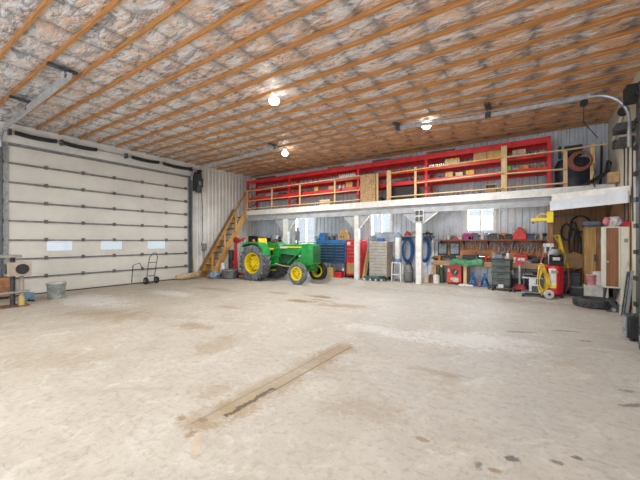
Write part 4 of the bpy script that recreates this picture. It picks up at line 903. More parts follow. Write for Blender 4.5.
# red roller cabinet
y = 11.25; x0, x1 = xr(346, 361.5, y); z1 = WZ(352, 240, y); hw = (x1 - x0) / 2
rc = thing('red_tool_cabinet', 'tall red roller tool cabinet behind the white loft post', 'tool cabinet', ((x0 + x1) / 2, y + .25, F0)); hh = z1 - F0
MB().box(-hw, hw, -.23, .23, .1, hh).build('case', RED, rc, bevel=.012)
for k in range(5):
    zz = hh * (.50 + .095 * k); d = MB().box(-hw + .02, hw - .02, -.246, -.231, zz, zz + hh * .085).build('drawer', RED, rc, smooth=False); MB().box(-hw + .05, hw - .05, -.26, -.246, zz + hh * .068, zz + hh * .08).build('handle', STEEL, d, smooth=False)
d = MB().box(-hw + .02, hw - .02, -.246, -.231, .14, hh * .47).build('door', RED, rc); MB().box(-hw + .06, hw * .3, -.250, -.246, .18, hh * .40).build('door_panel', mat('ochre_box', (.42, .27, .10), .7), d, 'ochre lower panel')
MB().box(-hw + .05, -hw + .2, -.25, -.246, hh * .88, hh * .96).build('sticker', WHITE, rc, 'white sticker')
for sx in (-1, 1):
    for yy in (-.17, .17): MB().cyl((sx * (hw - .06) - .02, yy, .05), (sx * (hw - .06) + .02, yy, .05), .05).build('caster', BLACK, rc)
for px, c, h, lab in ((362.6, LUMBZ, 1.05, 'yellowish board leaning on the wall right of the red tool cabinet'), (364.9, mat('olive_board', (.35, .33, .12), .6), 1.1, 'olive board leaning on the wall left of the steel tool chest'), (367.6, BLACK, .98, 'dark strip leaning on the wall beside the steel tool chest')):
    solo('leaning_board', MB().bar((0, 0, 0.005), (.02, .38, h), .085, .03, (0, 1, 0)), c, lab, 'board', (X(px, 11.3), 11.3, F0))
# steel tool chest
y = 11.15; x0, x1 = xr(368.5, 386, y); z1 = WZ(378, 241.5, y); hw = (x1 - x0) / 2
sc_ = thing('steel_tool_chest', 'bare steel roller tool chest with many drawers and a raised lid under a window', 'tool chest', ((x0 + x1) / 2 + .02, y + .31, F0)); hh = z1 - F0
SSTEEL = mat('brushed_steel', (.58, .56, .53), .34, .75, var=.12)
MB().box(-hw, hw, -.29, .29, .13, hh).build('case', mat('tan_brushed_steel', (.60, .49, .38), .4, .55, var=.15), sc_, bevel=.01)
for k in range(11):
    zz = .16 + (hh - .2) * k / 11; d = MB().box(-hw + .015, hw - .015, -.306, -.291, zz, zz + (hh - .2) / 11 - .012).build('drawer', SSTEEL, sc_, smooth=False); MB().box(-hw + .03, hw - .03, -.322, -.306, zz + (hh - .2) / 11 - .03, zz + (hh - .2) / 11 - .016).build('handle', CHROME, d, smooth=False)
MB().boxm(Matrix.Translation((0.04, .24, hh + .17)) @ Matrix.Rotation(R(-14), 4, 'X'), 2 * hw + .1, .03, .38).build('lid', mat('blue_grey_steel', (.42, .47, .54), .35, .5), sc_, bevel=.006)
MB().box(-hw, -hw + .03, -.2, .26, hh, hh + .22).build('lid_side', mat('blue_grey_steel', (.42, .47, .54), .35, .5), sc_)
for sx in (-1, 1):
    for yy in (-.22, .22): MB().cyl((sx * (hw - .08) - .025, yy, .065), (sx * (hw - .08) + .025, yy, .065), .065).build('caster', BLACK, sc_)
onshelf('tool_tray', 'small blue tray in the open top of the steel tool chest', 'tray', 381, y + .2, .25, .12, z1 + .002, BLUE, .2)
p = G(375, 280.5)
cr = thing('creeper', 'dark green mechanic creeper on small wheels in front of the steel tool chest', 'creeper', (p.x, 10.97, F0))
MB().box(-.40, .40, -.13, .13, .10, .15).build('board', mat('dark_teal_paint', (.03, .11, .10), .5), cr, bevel=.015); MB().box(.2, .40, -.1, .1, .15, .19).build('headrest', BLACK, cr, bevel=.015)
for sx in (-.33, -.1, .12, .34):
    for yy in (-.1, .1): MB().cyl((sx, yy - .018, .048), (sx, yy + .018, .048), .048).build('wheel', mat('pale_wheel', (.45, .5, .5), .5), cr)
# white cylinder on a step stool
y = 11.35; x0, x1 = xr(393, 402, y); zs = WZ(397, 262, y); hw = (x1 - x0) / 2
so = thing('step_stool', 'white step stool under the white cylinder right of the steel tool chest', 'stool', ((x0 + x1) / 2, y, F0)); hh = zs - F0
for sx in (-1, 1):
    for yy in (-.13, .13): MB().bar((sx * hw, yy, 0), (sx * (hw - .02), yy, hh), .035).build('leg', WHITE, so)
for z in (hh * .35, hh - .02): MB().box(-hw, hw, -.15, .15, z - .015, z + .015).build('step', WHITE, so, bevel=.004)
zc2 = WZ(397, 237, y) - zs
wc = thing('water_filter', 'white cylinder with blue cap and foot standing on the white step stool', 'cylinder', ((x0 + x1) / 2 + .01, y, zs + .001))
MB().lathe([(.09, .12), (.10, .14), (.10, zc2 - .03), (.09, zc2)], n=20).build('housing', WHITE, wc); MB().lathe([(.13, 0), (.135, .02), (.12, .12), (.001, .13)], n=20).build('foot', mat('mid_blue', (.12, .25, .5), .4), wc, 'blue foot')
MB().lathe([(.12, zc2), (.13, zc2 + .03), (.10, zc2 + .12), (.04, zc2 + .17), (.001, zc2 + .175)], n=20).build('cap', mat('blue_grey_cap', (.25, .33, .45), .4), wc, 'blue grey domed cap')
# hose reels on the wall
def coil(px0, px1, py0, py1, label, y=12.02):
    x0, x1 = xr(px0, px1, y); z0, z1 = Z((px0 + px1) / 2, py1, y), Z((px0 + px1) / 2, py0, y); a, b = (x1 - x0) / 2, (z1 - z0) / 2
    t = thing('wall_hose_coil', label, 'hose', ((x0 + x1) / 2, y, (z0 + z1) / 2), 0)
    for k in range(4):
        s = 1 - .07 * k; MB().tube([(a * s * math.cos(2 * PI * i / 28), -.03 * (k % 2) - .02 * k, b * s * math.sin(2 * PI * i / 28)) for i in range(28)], .028, 6, True).build('loop', mat('blue_hose', (.03, .12, .38), .45), t)
    MB().box(-a * .42, a * .42, .0, .1, -b * .7, b * .75).build('back_plate', mat('pale_reel_plate', (.55, .6, .68), .5), t, bevel=.01); MB().box(-.04, .04, -.12, .1, b * .70, b * .9).build('hook', DKSTEEL, t)
coil(402.5, 413.5, 237, 263, 'blue hose coil hanging on the wall left of the loft post with the outlet panel')
coil(420, 430, 238, 262, 'blue hose coil hanging on the wall right of the loft post with the outlet panel')
y = 11.95
sh2 = thing('wall_shelf', 'short dark wall shelf holding helmets above the blue hose coils', 'shelf', (X(413, y), y + .06, Z(413, 236.5, y)))
MB().box(-.52, .75, -.12, .14, -.03, 0).build('board', DKSTEEL, sh2); MB().box(-.45, -.42, .0, .14, -.16, -.03).box(.6, .63, .0, .14, -.16, -.03).build('brackets', DKSTEEL, sh2)
for px, m, lab in ((407.5, mat('red_helmet', (.6, .08, .08), .35), 'red and white helmet on the short shelf over the left blue hose coil'), (414.5, mat('grey_helmet', (.38, .41, .38), .5), 'grey helmet on the short shelf next to the loft post')):
    t = thing('helmet', lab, 'helmet', (X(px, y), y + .02, Z(413, 236.5, y) + .001)); MB().lathe([(.13, 0), (.135, .05), (.12, .12), (.08, .17), (.03, .195), (.001, .2)], n=20).build('shell', m, t)
    MB().lathe([(.15, 0), (.155, .012), (.13, .03)], n=20).build('brim', WHITE, t)
for k, (px, w, h, m) in enumerate(((424, .16, .12, DKGREY), (428, .18, .16, BLACK), (431.5, .16, .12, BROWN))):
    onshelf('power_tool', ['dark power tool first right of the loft post on the short wall shelf', 'black power tool in the middle of the right half of the short wall shelf', 'brown power tool at the right end of the short wall shelf'][k], 'power tool', px, y + .03, w, h, Z(413, 236.5, y) + .001, m, .15, 'tool')
# fan and floor goods near the second post
y = 11.4
fn = thing('floor_canister', 'dark grey round canister with pale rim on the floor under the left blue hose coil', 'canister', (X(408.5, y), y, F0)); hh = WZ(408, 262, y) - F0
MB().lathe([(.15, 0), (.17, .03), (.17, hh * .55), (.14, hh * .75), (.05, hh * .9)], n=22).build('drum', mat('dull_canister', (.18, .19, .19), .5), fn); MB().ring((0, 0, hh * .55), .172, .014, n=22).build('rim', STEEL, fn); MB().box(-.09, .09, -.06, .06, hh * .85, hh).build('head', BLACK, fn, bevel=.01)
MB().tube([(.1, -.05, hh * .9), (.2, -.12, hh * .6), (.18, -.14, .03), (-.05, -.25, .02)], .02, 6).build('hose', BLACK, fn)
y = 11.55
gp = thing('white_pipe', 'white upright pipe on the wall right of the loft post', 'pipe', (X(433, 12.08), 12.08, F0)); MB().cyl((0, 0, .0), (0, 0, WZ(429, 240, 12.05) - F0), .05).build('tube', WHITE, gp); MB().cyl((0, 0, .6), (0, 0, .7), .06).build('collar', GREY, gp)
br = thing('push_broom', 'brown bristle broom standing head down right of the loft post', 'broom', (X(431, y), y, F0))
MB().prism([(-.13, 0), (.13, 0), (.07, .3), (-.05, .3)], -.05, .05).build('bristles', BROWN, br); MB().cyl((0, 0, .3), (.05, .1, .68), .018).build('handle', LUMBZ, br)
onshelf('white_bucket', 'white bucket on the floor between the brown broom and the red welder', 'bucket', 436, 11.6, .24, .3, F0, WHITE, .2, 'can', mat('white_lid', (.65, .65, .62), .5))
onshelf('paint_can', 'pale can on the floor between the loft post and the brown broom', 'can', 426, 11.55, .22, .26, F0, PALE, .2, 'can')
gc = thing('gas_cylinder', 'dark green gas cylinder standing under the bench left of the red welder', 'gas cylinder', (X(441.5, 11.8), 11.8, F0)); MB().lathe([(.08, 0), (.09, .02), (.09, .42), (.06, .52), (.03, .55)], n=20).build('vessel', mat('dull_green_cylinder', (.07, .12, .06), .5), gc); MB().box(-.03, .03, -.03, .03, .55, .62).build('valve', STEEL, gc)

# ------------------------------------------------------------------ workbench
yf = 11.52; bx0, bx1 = X(433, yf), X(549, yf); zb = .93
wb = thing('workbench', 'long worn timber workbench along the wall under the right half of the loft', 'workbench', ((bx0 + bx1) / 2, (yf + 12.12) / 2, F0)); hw = (bx1 - bx0) / 2; hd = .3
MB().box(-hw, hw, -hd, hd, zb - F0 - .05, zb - F0).build('bench_top', BENCH, wb, bevel=.005); MB().box(-hw, hw, -hd - .02, -hd, zb - F0 - .16, zb - F0 - .0).build('apron', BENCH, wb)
for px in (434.5, 465, 505, 548):
    x = X(px, yf) - (bx0 + bx1) / 2; MB().box(x - .05, x + .05, -hd + .0, -hd + .09, 0, zb - F0 - .05).build('leg', LUMBZ if px == 465 else BENCH, wb)
    MB().box(x - .05, x + .05, hd - .1, hd - .01, 0, zb - F0 - .05).build('leg', BENCH, wb)
x = X(465, yf) - (bx0 + bx1) / 2; MB().prism([(x - .2, zb - F0 - .05), (x + .2, zb - F0 - .05), (x + .06, zb - F0 - .22), (x - .06, zb - F0 - .22)], -hd + .09, -hd + .12).build('knee_brace', LUMBZ, wb, 'pale knee brace')
zs = Z(490, 239.5, 11.95)
pb = solo('pegboard', MB().box(-hw + .1, hw, 0, .015, 0, zs - zb - .03), mat('rusty_brown_board', (.46, .19, .075), .7, var=.5, scale=3), 'rusty brown plywood tool board between bench and wall shelf', 'tool board', ((bx0 + bx1) / 2, 12.14, zb + .005))
ws_ = thing('tool_shelf', 'long red-brown wall shelf above the workbench', 'shelf', ((bx0 + bx1) / 2, 11.98, zs)); MB().box(-hw, hw - .02, -.16, .15, -.035, 0).build('board', mat('red_brown_shelf', (.26, .09, .06), .6), ws_)
for k in range(5): x = -hw + .15 + k * (2 * hw - .3) / 4; MB().prism([(-.12, -.035), (.14, -.035), (.14, -.2)], x - .015, x + .015, 'yz').build('bracket', DKSTEEL, ws_)
# two grey framed panels on the board
for px, lab, m in ((442.5, 'left grey organizer in a black frame on the tool board', mat('speckled_grey', (.28, .30, .33), .6, var=.5, scale=20)), (454.5, 'right grey organizer in a black frame on the tool board', mat('speckled_blue_grey', (.30, .34, .40), .5, var=.5, scale=20))):
    t = thing('wall_organizer', lab, 'organizer', (X(px, 12.1), 12.1, zb + .18)); MB().box(-.17, .17, -.0, .03, 0, .44).build('frame', BLACK, t, bevel=.006); MB().box(-.13, .13, -.012, 0, .04, .40).build('sheet', m, t)
    for z in (.12, .2, .28): MB().box(-.12, .12, -.03, -.012, z, z + .02).build('bin_row', GREY, t)
# hand tools hung on the board
def wrench(L, m):
    t = thing('hand_tool', 'small hand tool hanging on the brown tool board over the bench', 'hand tool', (0, 0, 0), 0, 'hand tools on the tool board')
    MB().box(-.012, .012, -.008, .008, -L, -.03).build('shank', m, t); MB().ring((0, 0, 0), .03, .012, 'y', 14, 6).build('head', m, t); MB().box(-.018, .018, -.012, .012, -L - .04, -L).build('jaw', m, t); return t
def hammer(L):
    t = thing('hammer', 'hammer hanging on the brown tool board over the bench', 'hammer', (0, 0, 0), 0, 'hammers on the tool board')
    MB().cyl((0, 0, -L), (0, 0, 0), .016, n=8).build('handle', mat('hammer_handle', (.5, .3, .12), .5), t); MB().box(-.08, .06, -.02, .02, -.02, .03).build('head', DKSTEEL, t, bevel=.006); return t
W0 = wrench(.15, mat('oily_steel', (.16, .16, .17), .4, .6)); H0 = hammer(.2); W0.location = (X(463, 12.1), 12.105, zs - .14); H0.location = (X(466, 12.1), 12.1, zs - .12)
for k in range(30):
    px = 468 + k * 2.45
    if px > 545: break
    src = H0 if k % 6 == 4 else W0; s = rnd(.7, 1.25)
    dup(src, (X(px, 12.1), 12.105, zs - rnd(.1, .26)), 0, None, (s, 1, s)).rotation_euler = (0, rnd(-.25, .25), 0)
# goods on the wall shelf, left to right
GO = [('pale grey can', 'can', 'can', .09, .10, PALE), ('small white jug', 'jug', 'jug', .10, .15, WHITE), ('grey drill', 'drill', 'tool', .18, .13, GREY), ('red box', 'box', 'box', .14, .07, RED), ('pale box', 'box', 'box', .13, .09, PALE), ('silver can', 'can', 'can', .09, .11, STEEL),
      ('magenta case', 'case', 'box', .24, .17, MAGENTA), ('pink box', 'box', 'box', .14, .11, PINK), ('purple-grey case', 'case', 'box', .18, .18, mat('purple_grey', (.16, .12, .2), .5)), ('green drill', 'drill', 'tool', .18, .15, DGREEN), ('white can', 'can', 'can', .10, .16, WHITE), ('grey jug', 'jug', 'jug', .12, .16, GREY),
      ('blue drill', 'drill', 'tool', .2, .16, BLUE), ('dark case', 'case', 'box', .2, .16, DKGREY), ('steel can', 'can', 'can', .10, .15, STEEL), ('brown tin', 'tin', 'can', .10, .13, BROWN), ('orange drill', 'drill', 'tool', .18, .18, ORANGE), ('black case', 'case', 'box', .16, .14, BLACK)]
for k, (nm, cat, kd, w, h, m) in enumerate(GO):
    onshelf(cat, '%s on the long wall shelf, %s from its left end' % (nm, nth[k]), cat, 445 + k * 3.75, 11.95, w * 1.15, h * 1.25, zs + .001, m, .16, kd)
fg = thing('fuel_can', 'bright red triangular fuel can on the wall shelf right of the middle', 'fuel can', (X(519.5, 11.93), 11.93, zs + .001))
MB().prism([(-.19, 0), (.19, 0), (.19, .13), (.10, .31), (.03, .36), (-.03, .36), (-.10, .31), (-.19, .13)], -.08, .08).build('body', mat('bright_red_plastic', (.80, .03, .02), .4), fg, bevel=.02); MB().cyl((.1, 0, .29), (.15, 0, .38), .025).build('spout', YELLOW, fg); MB().box(-.05, .05, -.02, .02, .36, .39).build('handle', mat('bright_red_plastic', (.8, .03, .02)), fg)
for k, (nm, cat, kd, w, h, m) in enumerate([('teal drill', 'drill', 'tool', .2, .2, mat('teal_plastic', (.03, .2, .2), .5)), ('dark blue case', 'case', 'box', .2, .17, NAVY), ('white jug', 'jug', 'jug', .11, .19, WHITE), ('grey grinder', 'grinder', 'tool', .2, .18, GREY), ('pale can', 'can', 'can', .1, .2, PALE), ('black drill', 'drill', 'tool', .18, .2, BLACK)]):
    onshelf(cat, '%s on the wall shelf, %s to the right of the red fuel can' % (nm, nth[k]), cat, 527 + k * 3.6, 11.95, w, h, zs + .001, m, .16, kd)
# goods on the bench
AMBER = mat('amber_glass', (.45, .20, .04), .2)
BG = [(437, 'brown_tool_roll', 'brown rag heap at the left end of the workbench', 'rag', .34, .16, BROWN, 'pile'), (444, 'power_tool', 'dark drill below the left grey organizer on the workbench', 'power tool', .3, .2, DKGREY, 'tool'), (451, 'toolbox', 'dark toolbox below the right grey organizer on the workbench', 'toolbox', .3, .18, BLACK, 'box'), (457, 'power_tool', 'grey angle grinder left of the green cloth on the workbench', 'power tool', .3, .17, GREY, 'tool'),
      (471, 'battery_case', 'long black case behind the green cloth on the workbench', 'case', .5, .2, BLACK, 'box'), (482, 'bench_vise', 'dark bench vise right of the green cloth on the workbench', 'vise', .28, .24, DKSTEEL, 'vise'), (488, 'jug', 'orange-brown jug behind the grey-green cart on the workbench', 'jug', .13, .22, ORANGE, 'jug'), (494, 'jug', 'pale jug behind the grey-green cart on the workbench', 'jug', .12, .24, PALE, 'jug'),
      (508, 'can', 'white can right of the grey-green cart top on the workbench', 'can', .14, .22, WHITE, 'can'), (512.5, 'rag', 'grey rag heap left of the red toolbox on the workbench', 'rag', .25, .15, GREY, 'pile'), (530, 'power_tool', 'black saw right of the red toolbox on the workbench', 'power tool', .34, .24, BLACK, 'tool'), (537, 'toolbox', 'dark low toolbox near the right end of the workbench', 'toolbox', .26, .16, DKGREY, 'box'), (543, 'power_tool', 'dark grinder at the right end of the workbench', 'power tool', .24, .2, DKSTEEL, 'tool')]
for px, nm, lab, cat, w, h, m, k in BG: onshelf('rag_heap' if cat == 'rag' else nm, lab, cat, px, 11.97 if nm == 'battery_case' else 11.78, w, h, zb + .001, m, .24, k)
for px, nm, cat, kd, w, h, m, lab in ((439.5, 'jar', 'jar', 'can', .1, .16, AMBER, 'amber jar at the left end of the workbench front'), (447.5, 'socket_case', 'case', 'box', .22, .08, DKSTEEL, 'flat dark socket case at the front of the workbench below the two organizers'), (477, 'oil_can', 'can', 'jug', .12, .2, DKSTEEL, 'dark oil can right of the green cloth at the workbench front'),
        (480.5, 'rag_heap', 'rag', 'pile', .2, .1, NAVY, 'navy rag heap at the workbench front before the dark bench vise'), (486, 'spray_can', 'can', 'can', .08, .2, RED, 'slim red can at the workbench front left of the grey-green cart'), (490, 'grease_gun', 'tool', 'tool', .26, .14, BLACK, 'black grease gun at the workbench front beside the grey-green cart'),
        (515, 'spray_can', 'can', 'can', .08, .17, WHITE, 'slim white can at the workbench front left of the red toolbox'), (527.5, 'parts_tray', 'tray', 'box', .2, .07, GREY, 'grey parts tray at the workbench front right of the red toolbox'), (534, 'rag_heap', 'rag', 'pile', .26, .13, DKGREY, 'dark rag heap at the workbench front behind the grey rolling stand'), (541, 'jug', 'jug', 'jug', .13, .2, BLACK, 'black jug at the workbench front near the corner post')):
    onshelf(nm, lab, cat, px, 11.56, w, h, zb + .001, m, .08 if kd == 'tool' else .12, kd)
rt = thing('red_toolbox', 'red metal toolbox with white label on the workbench below the red fuel can', 'toolbox', (X(521, 11.72), 11.72, zb + .001)); MB().box(-.17, .17, -.11, .11, 0, .2).build('body', RED, rt, bevel=.008); MB().box(-.175, .175, -.115, .115, .2, .26).build('lid', RED, rt, bevel=.012); MB().box(-.1, .1, -.113, -.11, .05, .15).build('label_plate', WHITE, rt); MB().tube([(-.07, 0, .26), (-.07, 0, .31), (.07, 0, .31), (.07, 0, .26)], .01, 6).build('handle', DKSTEEL, rt)
gd = MB(); n = 18
for j in range(n + 1):
    for i in range(n + 1):
        u, v = i / n, j / n; x = (u - .5) * 1.02; yy = (v - .5) * .5; z = .03 + .06 * max(0, noise.noise(Vector((u * 4, v * 4, 1)))) + .03 * math.sin(u * 9)
        if v < .15: z -= (.15 - v) * 1.1
        gd.v.append((x, yy, max(z, -.2) if v < .15 else max(z, .012)))
gd.f = [(j * (n + 1) + i, j * (n + 1) + i + 1, (j + 1) * (n + 1) + i + 1, (j + 1) * (n + 1) + i) for j in range(n) for i in range(n)]
o = solo('green_cloth', gd, mat('green_cloth', (.10, .32, .17), .85, var=.35), 'crumpled green cloth draped over the front edge of the workbench', 'cloth', (X(467, 11.62), 11.66, zb + .004)); md = o.modifiers.new('thick', 'SOLIDIFY'); md.thickness = .008

# under the bench
y = 11.75; x0, x1 = xr(447.5, 462, y); hh = WZ(455, 264.5, y) - F0; hw = (x1 - x0) / 2
wl = thing('welder', 'red box welder with round dark dial under the workbench', 'welder', ((x0 + x1) / 2, y + .1, F0)); MB().box(-hw, hw, -.2, .2, .03, hh).build('case', mat('welder_red', (.72, .06, .04), .4), wl, bevel=.015)
MB().cyl((.02, -.225, hh * .62), (.02, -.2, hh * .62), .12, n=24).build('dial', DKGREY, wl); MB().bar((.02, -.235, hh * .55), (.08, -.235, hh * .72), .02).build('pointer', WHITE, wl); MB().box(-hw + .03, -hw + .09, -.206, -.2, hh * .62, hh * .78).build('switch_plate', WHITE, wl)
MB().box(-hw * .5, hw * .6, -.206, -.2, .08, .22).build('rating_plate', mat('pale_plate', (.65, .6, .5), .5), wl); MB().tube([(-.1, -.2, .12), (-.05, -.28, .05), (.12, -.3, .02), (.2, -.2, .08)], .02, 6).build('lead', BLACK, wl)
for sx in (-1, 1): MB().box(sx * (hw - .05) - .03, sx * (hw - .05) + .03, -.18, .18, 0, .03).build('foot', BLACK, wl)
solo('floor_tray', MB().box(-.22, .22, -.12, .12, 0, .05), WHITE, 'white flat tray on the floor right of the red welder', 'tray', (X(466, 11.4), 11.42, F0), bevel=.01)
def jackstand(px, label):
    t = thing('jack_stand', label, 'jack stand', (X(px, 11.5), 11.5, F0), R(rnd(-20, 20))); m = mat('jack_blue', (.02, .14, .42), .4)
    for sx in (-1, 1):
        for sy in (-1, 1): MB().bar((sx * .12, sy * .12, 0), (sx * .035, sy * .035, .28), .04, .02).build('leg', m, t)
    MB().box(-.045, .045, -.045, .045, .2, .34).build('collar', m, t); MB().cyl((0, 0, .3), (0, 0, .42), .025).box(-.05, .05, -.03, .03, .40, .43).build('saddle_post', m, t); MB().box(-.12, .12, -.125, -.115, .05, .08).build('brace', m, t)
jackstand(473, 'left blue jack stand under the workbench'); jackstand(484.5, 'right blue jack stand under the workbench')
solo('orange_block', MB().box(-.06, .06, -.06, .06, 0, .12), ORANGE, 'small orange block on the floor between the two blue jack stands', 'block', (X(479, 11.55), 11.55, F0), bevel=.006)
onshelf('floor_box', 'dark box on the floor behind the grey-green cart under the workbench', 'box', 516, 11.75, .4, .3, F0, DKGREY, .3); onshelf('floor_box', 'black box on the floor under the right part of the workbench', 'box', 529, 11.75, .34, .42, F0, BLACK, .3); onshelf('floor_bin', 'grey bin on the floor at the right end under the workbench', 'bin', 541, 11.8, .3, .4, F0, GREY, .25)

# grey-green rolling cart --------------------------------------------------------
p = G(501, 291); gcx = thing('rolling_cart', 'grey-green rolling tool cart with stacked drawers in front of the workbench', 'cart', p, R(-4)); s = .0292
MB().box(-.25, .25, -.0, .36, .14, .92).build('case', OLIVE, gcx, bevel=.02)
for k in range(4): z = .18 + k * .185; d = MB().box(-.24, .24, -.03, 0, z, z + .165).build('drawer', OLIVE, gcx, bevel=.012); MB().box(-.1, .1, -.045, -.03, z + .12, z + .145).build('handle', BLACK, d)
for sx in (-1, 1):
    MB().box(sx * .285 - .03, sx * .285 + .03, .05, .15, .5, .64).build('side_grip', GREY, gcx, bevel=.01); MB().bar((sx * .265, .02, .1), (sx * .33, -.04, .04), .04).build('outrigger', DKGREY, gcx)
    for yy in (.02, .32): MB().cyl((sx * .22 - .025, yy, .06), (sx * .22 + .025, yy, .06), .06).build('caster', BLACK, gcx)
MB().box(-.27, .27, -.03, .38, .92, .95).build('tray_rim', DKGREY, gcx, bevel=.008); MB().box(-.07, .07, -.05, -.03, .1, .2).build('lower_latch', STEEL, gcx)
c0 = p.y + .18
for px, w, h, m, k, nm, lab in ((494.5, .16, .16, GREY, 'can', 'can', 'grey can on the left of the grey-green cart top'), (499, .2, .12, mat('slate_blue', (.16, .22, .3), .5), 'box', 'box', 'slate blue box in the middle of the grey-green cart top'), (504, .2, .19, DKGREY, 'tool', 'power_tool', 'dark power tool on the right of the grey-green cart top'), (508, .1, .16, WHITE, 'can', 'can', 'white can on the right edge of the grey-green cart top')):
    onshelf(nm, lab, nm.replace('_', ' '), px, c0, w, h, p.z + .952, m, .18, k)
# red stand with white pole
p = G(519.5, 291); js = thing('transmission_jack', 'red base jack with a white upright pole right of the grey-green cart', 'jack', p)
MB().box(-.16, .16, -.14, .14, .06, .14).prism([(-.16, .06), (.16, .06), (.1, .2), (-.1, .2)], -.08, .08).build('base', RED, js, bevel=.01); MB().cyl((0, 0, .14), (0, 0, .95), .028).build('pole', WHITE, js); MB().box(-.09, .09, -.06, .06, .78, .86).box(-.13, .05, -.03, .03, .86, .9).build('head', RED, js)
for sx in (-1, 1):
    for yy in (-.11, .11): MB().cyl((sx * .13 - .02, yy, .035), (sx * .13 + .02, yy, .035), .035).build('wheel', BLACK, js)
MB().tube([(.1, -.05, .12), (.14, -.1, .5), (.15, -.1, .7)], .016, 6).build('pump_handle', DKSTEEL, js)
# small grey rolling stand
p = G(532.3, 297); rs = thing('rolling_stand', 'low grey rolling stand with castors left of the red compressor', 'stand', p)
MB().box(-.24, .24, -.02, .36, .50, .54).build('top_tray', mat('pale_grey_steel', (.5, .52, .52), .45, .3), rs, bevel=.008); MB().box(-.26, .26, -.04, .36, .11, .14).build('lower_tray', GREY, rs)
for sx in (-1, 1):
    for yy in (0, .32): MB().bar((sx * .21, yy, .12), (sx * .2, yy, .5), .03).build('post', DKGREY, rs); MB().cyl((sx * .22 - .02, yy, .05), (sx * .22 + .02, yy, .05), .05).build('caster', BLACK, rs); MB().box(sx * .22 - .025, sx * .22 + .025, yy - .02, yy + .02, .06, .11).build('caster_fork', STEEL, rs)
MB().box(-.08, .08, .1, .22, .14, .5).build('centre_column', STEEL, rs)
onshelf('parts_heap', 'black heap of parts on top of the low grey rolling stand', 'heap', 531, p.y + .18, .4, .16, p.z + .541, BLACK, .3, 'pile', GREY)
onshelf('battery', 'dark battery on the lower tray of the grey rolling stand', 'battery', 536, p.y + .1, .2, .2, p.z + .141, DKGREY, .16, 'box', WHITE)

# red compressor -------------------------------------------------------------------
p = G(557, 299); ac = thing('air_compressor', 'upright red air compressor with black motor and white wheel by the tool bay', 'compressor', p, R(14))
MB().lathe([(.16, .1), (.2, .14), (.205, .3), (.205, .82), (.18, .88), (.1, .9)], (0, .2, 0), n=30).build('tank', mat('compressor_red', (.66, .015, .035), .35, coat=.3), ac)
MB().box(-.17, .17, .03, .38, .88, 1.02).cyl((-.16, .2, 1.05), (.16, .2, 1.05), .14, n=20).build('motor', BLACK, ac, bevel=.02); MB().box(-.08, .08, .045, .055, .98, 1.10).build('motor_label', WHITE, ac, 'white label'); MB().lathe([(.12, 1.15), (.15, 1.2), (.11, 1.3), (.03, 1.32)], (0, .22, 0), n=20).build('shroud', mat('grey_shroud', (.35, .37, .39), .4), ac)
MB().tube([(-.17, .06, .9), (-.19, .0, 1.18), (0, -.02, 1.24), (.19, .0, 1.18), (.17, .06, .9)], .016, 8).build('push_handle', STEEL, ac)
d = MB()
for k in range(5):
    pass
MB().lathe([(.207, .30), (.209, .31), (.209, .80), (.207, .81)], (0, .2, 0), n=64, closed=True)
lab_ = MB(); nn = 8; a0, a1 = -PI * .80, -PI * .53
lab_.add([(.2085 * math.cos(a0 + (a1 - a0) * i / nn), .2 + .2085 * math.sin(a0 + (a1 - a0) * i / nn), z) for z in (.30, .80) for i in range(nn + 1)], [(i, i + 1, nn + 2 + i, nn + 1 + i) for i in range(nn)]); lab_.build('label_sheet', mat('white_label', (.75, .74, .68), .5), ac, 'tall white label')
lb = MB().add([(.2095 * math.cos(a0 + (a1 - a0) * i / nn), .2 + .2095 * math.sin(a0 + (a1 - a0) * i / nn), z) for z in (.28, .37) for i in range(nn + 1)], [(i, i + 1, nn + 2 + i, nn + 1 + i) for i in range(nn)]); lb.build('label_band', YELLOW, ac, 'yellow band under the label')
for yy in (-.03, .42):
    w = MB().lathe([(.05, -.03), (.11, -.035), (.12, 0), (.11, .035), (.05, .03)], (-.19, yy, .12), 'y', 22).build('wheel', mat('white_wheel', (.7, .7, .68), .5), ac); MB().cyl((-.19, yy - .045, .12), (-.19, yy + .04, .12), .035).build('hub', DKSTEEL, w)
MB().cyl((-.19, -.03, .12), (-.19, .42, .12), .015).build('axle', STEEL, ac)
MB().cyl((.12, .06, 0), (.12, .08, .2), .03).build('foot', BLACK, ac)
MB().cyl((.12, .34, 0), (.12, .32, .2), .03).build('foot', BLACK, ac)
MB().cyl((-.1, .02, .72), (-.1, -.03, .72), .035).cyl((-.02, .0, .72), (-.02, -.05, .72), .03).build('gauges', STEEL, ac)
p = G(542.5, 297); yh = thing('yellow_hose_coil', 'yellow air hose coil hanging down the left side of the red compressor', 'hose', (p.x, p.y - .03, p.z), R(10))
for k in range(6):
    a = .085 + .016 * (k % 3); b = .42 - .035 * k; MB().tube([(.012 * k - .03 + a * math.cos(2 * PI * i / 24), -.015 * k + .03 * math.sin(i), .50 - .01 * k + b * math.sin(2 * PI * i / 24)) for i in range(24)], 0.0125, 6, True).build('loop', YHOSE, yh)
MB().box(-.03, .03, -.06, .06, .80, .86).build('hose_tie', ORANGE, yh)
